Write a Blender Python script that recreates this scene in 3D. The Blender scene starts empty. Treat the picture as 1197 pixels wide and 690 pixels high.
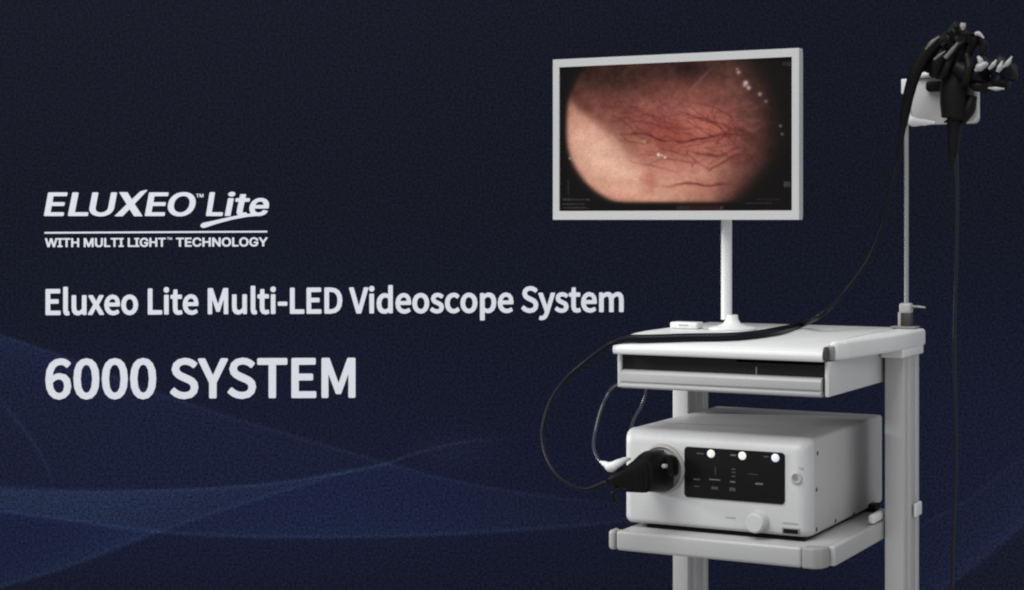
import bpy, bmesh, math, random
import numpy as np
from mathutils import Vector, Matrix
SC = bpy.context.scene
COL = SC.collection
R = math.radians

# ------------------------------------------------------------------ camera
H = 1.45                        # height of the lens above the floor the cart stands on
FPX = 2057.0                    # focal length measured in photo pixels (photo is 1197 wide)
cam_data = bpy.data.cameras.new('camera')
cam_data.sensor_width = 36.0
cam_data.lens = 36.0 * FPX / 1197.0
cam_data.shift_y = -88.0 / 1197.0
cam_data.clip_start = 0.05
cam_data.clip_end = 60
cam = bpy.data.objects.new('camera', cam_data)
cam.location = (0, 0, H)
cam.rotation_euler = (R(90), 0, 0)
COL.objects.link(cam)
SC.camera = cam

# ------------------------------------------------------------------ light
world = bpy.data.worlds.new('World')
SC.world = world
world.use_nodes = True
bg = world.node_tree.nodes['Background']
bg.inputs['Color'].default_value = (0.97, 0.98, 1.0, 1)
bg.inputs['Strength'].default_value = 0.47

def area(name, loc, target, size, power, col=(1, 1, 1)):
    l = bpy.data.lights.new(name, 'AREA')
    l.shape = 'SQUARE'
    l.size = size
    l.energy = power
    l.color = col
    o = bpy.data.objects.new(name, l)
    o.location = loc
    o.rotation_euler = (Vector(target) - Vector(loc)).to_track_quat('-Z', 'Y').to_euler()
    COL.objects.link(o)
    return o
area('key_softbox', (-2.0, 0.5, H + 5.0), (0.4, 3.6, H - 0.2), 4.2, 400, (1.0, 0.995, 0.98))
area('rim_softbox', (3.6, 3.2, H + 1.6), (0.7, 3.5, H - 0.2), 1.2, 10)
# added unseen spot that brightens the top of the processor under the worktop
side_fill = bpy.data.lights.new('added_side_fill', 'SPOT')
side_fill.energy = 260
side_fill.spot_size = R(19)
side_fill.spot_blend = 0.7
side_fill.shadow_soft_size = 0.22
so = bpy.data.objects.new('added_side_fill', side_fill)
so.location = (-2.1, 4.15, H + 0.25)
so.rotation_euler = (Vector((0.50, 3.55, H - 0.43)) - so.location).to_track_quat('-Z', 'Y').to_euler()
COL.objects.link(so)

SC.view_settings.view_transform = 'Standard'
SC.view_settings.look = 'None'
SC.view_settings.exposure = 0
SC.view_settings.gamma = 1
SC.cycles.pixel_filter_type = 'BLACKMAN_HARRIS'
SC.cycles.filter_width = 2.1          # the photograph is soft

# ------------------------------------------------------------------ frame of the cart
PSI = R(28)
RX = Vector((math.cos(PSI), -math.sin(PSI)))     # along the front of the cart
BY = Vector((math.sin(PSI), math.cos(PSI)))      # from the front of the cart to its rear
ORG = Vector((0.55589, 3.3))                     # front right edge of the processor

def at(px, py, y):
    """Cart coordinates of the photo pixel, on the plane y of the cart (its distance behind the processor front)."""
    a = ORG + y * BY
    t = (px - 598.5) / FPX
    x = (t * a.y - a.x) / (RX.x - t * RX.y)
    d = a.y + x * RX.y
    return Vector((x, y, (257 - py) * d / FPX))

def on_side(px, py, x):
    """The same on the plane x of the cart (a side face)."""
    a = ORG + x * RX
    t = (px - 598.5) / FPX
    y = (t * a.y - a.x) / (BY.x - t * BY.y)
    d = a.y + y * BY.y
    return Vector((x, y, (257 - py) * d / FPX))

# ------------------------------------------------------------------ materials
def srgb(r, g, b):
    f = lambda c: c / 12.92 if c <= 0.04045 else ((c + 0.055) / 1.055) ** 2.4
    return (f(r / 255), f(g / 255), f(b / 255), 1)

def mat(name, col, rough=0.45, metal=0.0, var=0.06, scale=60, bump=0.02, spec=0.5, coat=0.0):
    m = bpy.data.materials.new(name)
    m.use_nodes = True
    nt = m.node_tree
    p = nt.nodes['Principled BSDF']
    p.inputs['Metallic'].default_value = metal
    p.inputs['Specular IOR Level'].default_value = spec
    p.inputs['Coat Weight'].default_value = coat
    tc = nt.nodes.new('ShaderNodeTexCoord')
    nz = nt.nodes.new('ShaderNodeTexNoise')
    nz.inputs['Scale'].default_value = scale
    nz.inputs['Detail'].default_value = 6
    nt.links.new(tc.outputs['Object'], nz.inputs['Vector'])
    mr = nt.nodes.new('ShaderNodeMapRange')
    mr.inputs['To Min'].default_value = 1 - var
    mr.inputs['To Max'].default_value = 1 + var
    nt.links.new(nz.outputs['Fac'], mr.inputs['Value'])
    mx = nt.nodes.new('ShaderNodeMix')
    mx.data_type = 'RGBA'
    mx.blend_type = 'MULTIPLY'
    mx.inputs['Factor'].default_value = 1
    mx.inputs['A'].default_value = (*col[:3], 1)
    nt.links.new(mr.outputs['Result'], mx.inputs['B'])
    nt.links.new(mx.outputs['Result'], p.inputs['Base Color'])
    n2 = nt.nodes.new('ShaderNodeTexNoise')
    n2.inputs['Scale'].default_value = 9
    n2.inputs['Detail'].default_value = 4
    nt.links.new(tc.outputs['Object'], n2.inputs['Vector'])
    m2 = nt.nodes.new('ShaderNodeMapRange')
    m2.inputs['To Min'].default_value = max(0.02, rough - 0.07)
    m2.inputs['To Max'].default_value = rough + 0.07
    nt.links.new(n2.outputs['Fac'], m2.inputs['Value'])
    nt.links.new(m2.outputs['Result'], p.inputs['Roughness'])
    if bump:
        n3 = nt.nodes.new('ShaderNodeTexNoise')
        n3.inputs['Scale'].default_value = 900
        nt.links.new(tc.outputs['Object'], n3.inputs['Vector'])
        b = nt.nodes.new('ShaderNodeBump')
        b.inputs['Strength'].default_value = bump
        b.inputs['Distance'].default_value = 0.002
        nt.links.new(n3.outputs['Fac'], b.inputs['Height'])
        nt.links.new(b.outputs['Normal'], p.inputs['Normal'])
    return m

def lamp_mat(name, col, strength):
    m = bpy.data.materials.new(name)
    m.use_nodes = True
    p = m.node_tree.nodes['Principled BSDF']
    p.inputs['Base Color'].default_value = (*col[:3], 1)
    p.inputs['Emission Color'].default_value = (*col[:3], 1)
    p.inputs['Emission Strength'].default_value = strength
    return m

def painted(name, emit, rough):
    """Colours stored on the mesh: a printed board or a picture on a lit screen, with fine print grain."""
    m = bpy.data.materials.new(name)
    m.use_nodes = True
    nt = m.node_tree
    p = nt.nodes['Principled BSDF']
    at_ = nt.nodes.new('ShaderNodeAttribute')
    at_.attribute_name = 'print'
    tc = nt.nodes.new('ShaderNodeTexCoord')
    nz = nt.nodes.new('ShaderNodeTexNoise')
    nz.inputs['Scale'].default_value = 165
    nz.inputs['Detail'].default_value = 3
    nz.inputs['Roughness'].default_value = 0.7
    nt.links.new(tc.outputs['Object'], nz.inputs['Vector'])
    mr = nt.nodes.new('ShaderNodeMapRange')
    mr.inputs['From Min'].default_value = 0.25
    mr.inputs['From Max'].default_value = 0.75
    mr.inputs['To Min'].default_value = 0.0
    mr.inputs['To Max'].default_value = 2.0
    nt.links.new(nz.outputs['Fac'], mr.inputs['Value'])
    mx = nt.nodes.new('ShaderNodeMix')
    mx.data_type = 'RGBA'
    mx.blend_type = 'MULTIPLY'
    mx.inputs['Factor'].default_value = 1
    nt.links.new(at_.outputs['Color'], mx.inputs['A'])
    nt.links.new(mr.outputs['Result'], mx.inputs['B'])
    p.inputs['Roughness'].default_value = rough
    if emit:
        mr.inputs['To Min'].default_value = 0.8
        mr.inputs['To Max'].default_value = 1.2
        nz.inputs['Scale'].default_value = 260
        p.inputs['Base Color'].default_value = (0.004, 0.004, 0.004, 1)
        nt.links.new(mx.outputs['Result'], p.inputs['Emission Color'])
        p.inputs['Emission Strength'].default_value = emit
        p.inputs['Specular IOR Level'].default_value = 0.06
    else:
        nt.links.new(mx.outputs['Result'], p.inputs['Base Color'])
        p.inputs['Specular IOR Level'].default_value = 0.05
    return m

M = dict(
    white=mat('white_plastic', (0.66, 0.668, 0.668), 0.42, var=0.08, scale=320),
    bezel=mat('monitor_shell', (0.49, 0.492, 0.497), 0.42, var=0.08, scale=320),
    device=mat('device_white', (0.53, 0.532, 0.536), 0.42, var=0.09, scale=320),
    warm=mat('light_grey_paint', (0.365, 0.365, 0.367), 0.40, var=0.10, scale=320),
    alu=mat('brushed_aluminium', (0.47, 0.465, 0.465), 0.42, metal=0.2, var=0.09, scale=320),
    chassis=mat('grey_steel_cover', (0.44, 0.435, 0.435), 0.5, var=0.09, scale=320),
    grey=mat('mid_grey_plastic', (0.20, 0.195, 0.19), 0.5),
    dark=mat('dark_grey_plastic', (0.035, 0.033, 0.031), 0.45),
    black=mat('black_rubber', (0.0055, 0.0052, 0.0052), 0.45, spec=0.12),
    cord=mat('black_cord_sheath', (0.0062, 0.0068, 0.0115), 0.36, spec=0.10),
    sheath=mat('dark_tube_sheath', (0.0095, 0.0105, 0.017), 0.30, spec=0.22),
    gloss=mat('black_glass', (0.006, 0.006, 0.006), 0.25, bump=0, spec=0.15),
    steel=mat('dull_steel', (0.34, 0.34, 0.35), 0.38, metal=0.6),
    clear=mat('smoky_tubing', (0.028, 0.031, 0.045), 0.22, spec=0.5),
    ink=mat('white_lettering', (0.76, 0.775, 0.85), 0.6, var=0.04, bump=0, spec=0.2),
    lg=mat('pale_print', (0.34, 0.34, 0.34), 0.6, bump=0),
    midgrey=mat('grey_bumper', (0.26, 0.258, 0.255), 0.5, var=0.1, scale=320),
    slot=mat('slot_shade_dark', (0.014, 0.013, 0.012), 0.5, spec=0.15),  # shade inside the drawer slot, put into the colour
    ring=mat('grey_socket_metal', (0.30, 0.295, 0.285), 0.4),
    knobgrey=mat('pale_grey_plastic', (0.30, 0.30, 0.30), 0.35),
    dim2=mat('panel_print', (0.13, 0.13, 0.125), 0.6, bump=0, var=0.3, scale=500),
    dim=mat('dim_panel_print', (0.045, 0.045, 0.043), 0.6, bump=0, var=0.3, scale=500),
)

# ------------------------------------------------------------------ builders
def link(o, parent=None):
    COL.objects.link(o)
    if parent is not None:
        o.parent = parent
    return o

def tag(o, label, cat, group=None):
    o['label'] = label
    o['category'] = cat
    if group:
        o['group'] = group
    return o

def thing(name, label, cat, base=(0, 0, 0)):
    """An Empty at the thing's base; base is in cart coordinates."""
    o = bpy.data.objects.new(name, None)
    o.empty_display_size = 0.05
    p = ORG + base[0] * RX + base[1] * BY
    o.location = (p.x, p.y, H + base[2])
    o.rotation_euler = (0, 0, -PSI)
    link(o)
    BASE[o.name] = Vector(base)
    return tag(o, label, cat)
BASE = {}

def root_of(o):
    while o.parent is not None:
        o = o.parent
    return o

def part(name, bm, m, parent, smooth=True):
    off = BASE[root_of(parent).name]
    bmesh.ops.translate(bm, verts=bm.verts, vec=-off)
    bmesh.ops.recalc_face_normals(bm, faces=bm.faces)
    me = bpy.data.meshes.new(name)
    bm.to_mesh(me)
    bm.free()
    me.materials.append(m)
    if smooth:
        me.polygons.foreach_set('use_smooth', [True] * len(me.polygons))
        me.set_sharp_from_angle(angle=R(38))
    return link(bpy.data.objects.new(name, me), parent)

def merge(bm, other):
    me = bpy.data.meshes.new('tmp')
    other.to_mesh(me)
    other.free()
    bm.from_mesh(me)
    bpy.data.meshes.remove(me)

def box(bm, x0, x1, y0, y1, z0, z1, bev=0.0, seg=3):
    b = bmesh.new()
    bmesh.ops.create_cube(b, size=1)
    bmesh.ops.scale(b, vec=(x1 - x0, y1 - y0, z1 - z0), verts=b.verts)
    bmesh.ops.translate(b, vec=((x0 + x1) / 2, (y0 + y1) / 2, (z0 + z1) / 2), verts=b.verts)
    if bev:
        bmesh.ops.bevel(b, geom=list(b.edges), offset=bev, segments=seg, profile=0.5, affect='EDGES', clamp_overlap=True)
    merge(bm, b)
    return bm

def one_box(*a, **k):
    return box(bmesh.new(), *a, **k)

def prism(bm, poly, axis, a0, a1, bev=0.0, seg=2):
    """Polygon extruded along an axis ('x': poly in y,z; 'y': poly in x,z; 'z': poly in x,y)."""
    b = bmesh.new()
    def v(p, a):
        return {'x': (a, p[0], p[1]), 'y': (p[0], a, p[1]), 'z': (p[0], p[1], a)}[axis]
    A = [b.verts.new(v(p, a0)) for p in poly]
    B = [b.verts.new(v(p, a1)) for p in poly]
    n = len(poly)
    b.faces.new(A)
    b.faces.new(B[::-1])
    for i in range(n):
        b.faces.new((A[i], B[i], B[(i + 1) % n], A[(i + 1) % n]))
    if bev:
        bmesh.ops.recalc_face_normals(b, faces=b.faces)
        bmesh.ops.bevel(b, geom=list(b.edges), offset=bev, segments=seg, profile=0.5, affect='EDGES', clamp_overlap=True)
    merge(bm, b)
    return bm

def smooth_path(pts, n):
    P = [Vector(p) for p in pts]
    P = [P[0] * 2 - P[1]] + P + [P[-1] * 2 - P[-2]]
    out = []
    for i in range(1, len(P) - 2):
        for k in range(n):
            t = k / n
            a, b, c, d = P[i - 1], P[i], P[i + 1], P[i + 2]
            out.append(0.5 * ((2 * b) + (c - a) * t + (2 * a - 5 * b + 4 * c - d) * t * t + (3 * b - a - 3 * c + d) * t ** 3))
    out.append(P[-2].copy())
    return out

def tube(bm, pts, rad, seg=14, n=8, squash=None):
    """Swept round section; rad is one radius or one for each point."""
    path = smooth_path(pts, n)
    if isinstance(rad, (int, float)):
        rr = [rad] * len(path)
    else:
        rr = []
        for i in range(len(rad) - 1):
            for k in range(n):
                t = k / n
                t = t * t * (3 - 2 * t)
                rr.append(rad[i] * (1 - t) + rad[i + 1] * t)
        rr.append(rad[-1])
    b = bmesh.new()
    up = None
    rings = []
    for i, p in enumerate(path):
        d = (path[min(i + 1, len(path) - 1)] - path[max(i - 1, 0)]).normalized()
        if up is None:
            up = d.orthogonal().normalized()
        up = (up - d * up.dot(d)).normalized()
        s = d.cross(up)
        ring = []
        for k in range(seg):
            a = 2 * math.pi * k / seg
            q = (up * math.cos(a) + s * math.sin(a)) * rr[i]
            if squash:
                q = Vector((q.x * squash[0], q.y * squash[1], q.z * squash[2]))
            ring.append(b.verts.new(p + q))
        rings.append(ring)
    for a, c in zip(rings, rings[1:]):
        for k in range(seg):
            b.faces.new((a[k], a[(k + 1) % seg], c[(k + 1) % seg], c[k]))
    b.faces.new(rings[0][::-1])
    b.faces.new(rings[-1])
    merge(bm, b)
    return bm

def lathe(bm, profile, origin, axis, seg=40, lobes=0, amp=0.0):
    """Profile of (distance along axis, radius) turned round axis; lobes scallop it like a grip wheel."""
    ax = Vector(axis).normalized()
    u = ax.orthogonal().normalized()
    w = ax.cross(u)
    o = Vector(origin)
    b = bmesh.new()
    rings = []
    for h, r in profile:
        ring = []
        for k in range(seg):
            a = 2 * math.pi * k / seg
            q = r * (1 + amp * math.cos(lobes * a)) if lobes else r
            ring.append(b.verts.new(o + ax * h + (u * math.cos(a) + w * math.sin(a)) * q))
        rings.append(ring)
    for a, c in zip(rings, rings[1:]):
        for k in range(seg):
            b.faces.new((a[k], a[(k + 1) % seg], c[(k + 1) % seg], c[k]))
    b.faces.new(rings[0][::-1])
    b.faces.new(rings[-1])
    merge(bm, b)
    return bm

def rounded(x0, x1, z0, z1, r, n=6):
    out = []
    for cx, cz, a0 in ((x1 - r, z1 - r, 0), (x0 + r, z1 - r, 90), (x0 + r, z0 + r, 180), (x1 - r, z0 + r, 270)):
        for k in range(n + 1):
            a = R(a0 + 90 * k / n)
            out.append((cx + r * math.cos(a), cz + r * math.sin(a)))
    return out

BOARD_GAIN = 0.70
SCREEN_GAIN = 1.0

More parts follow.
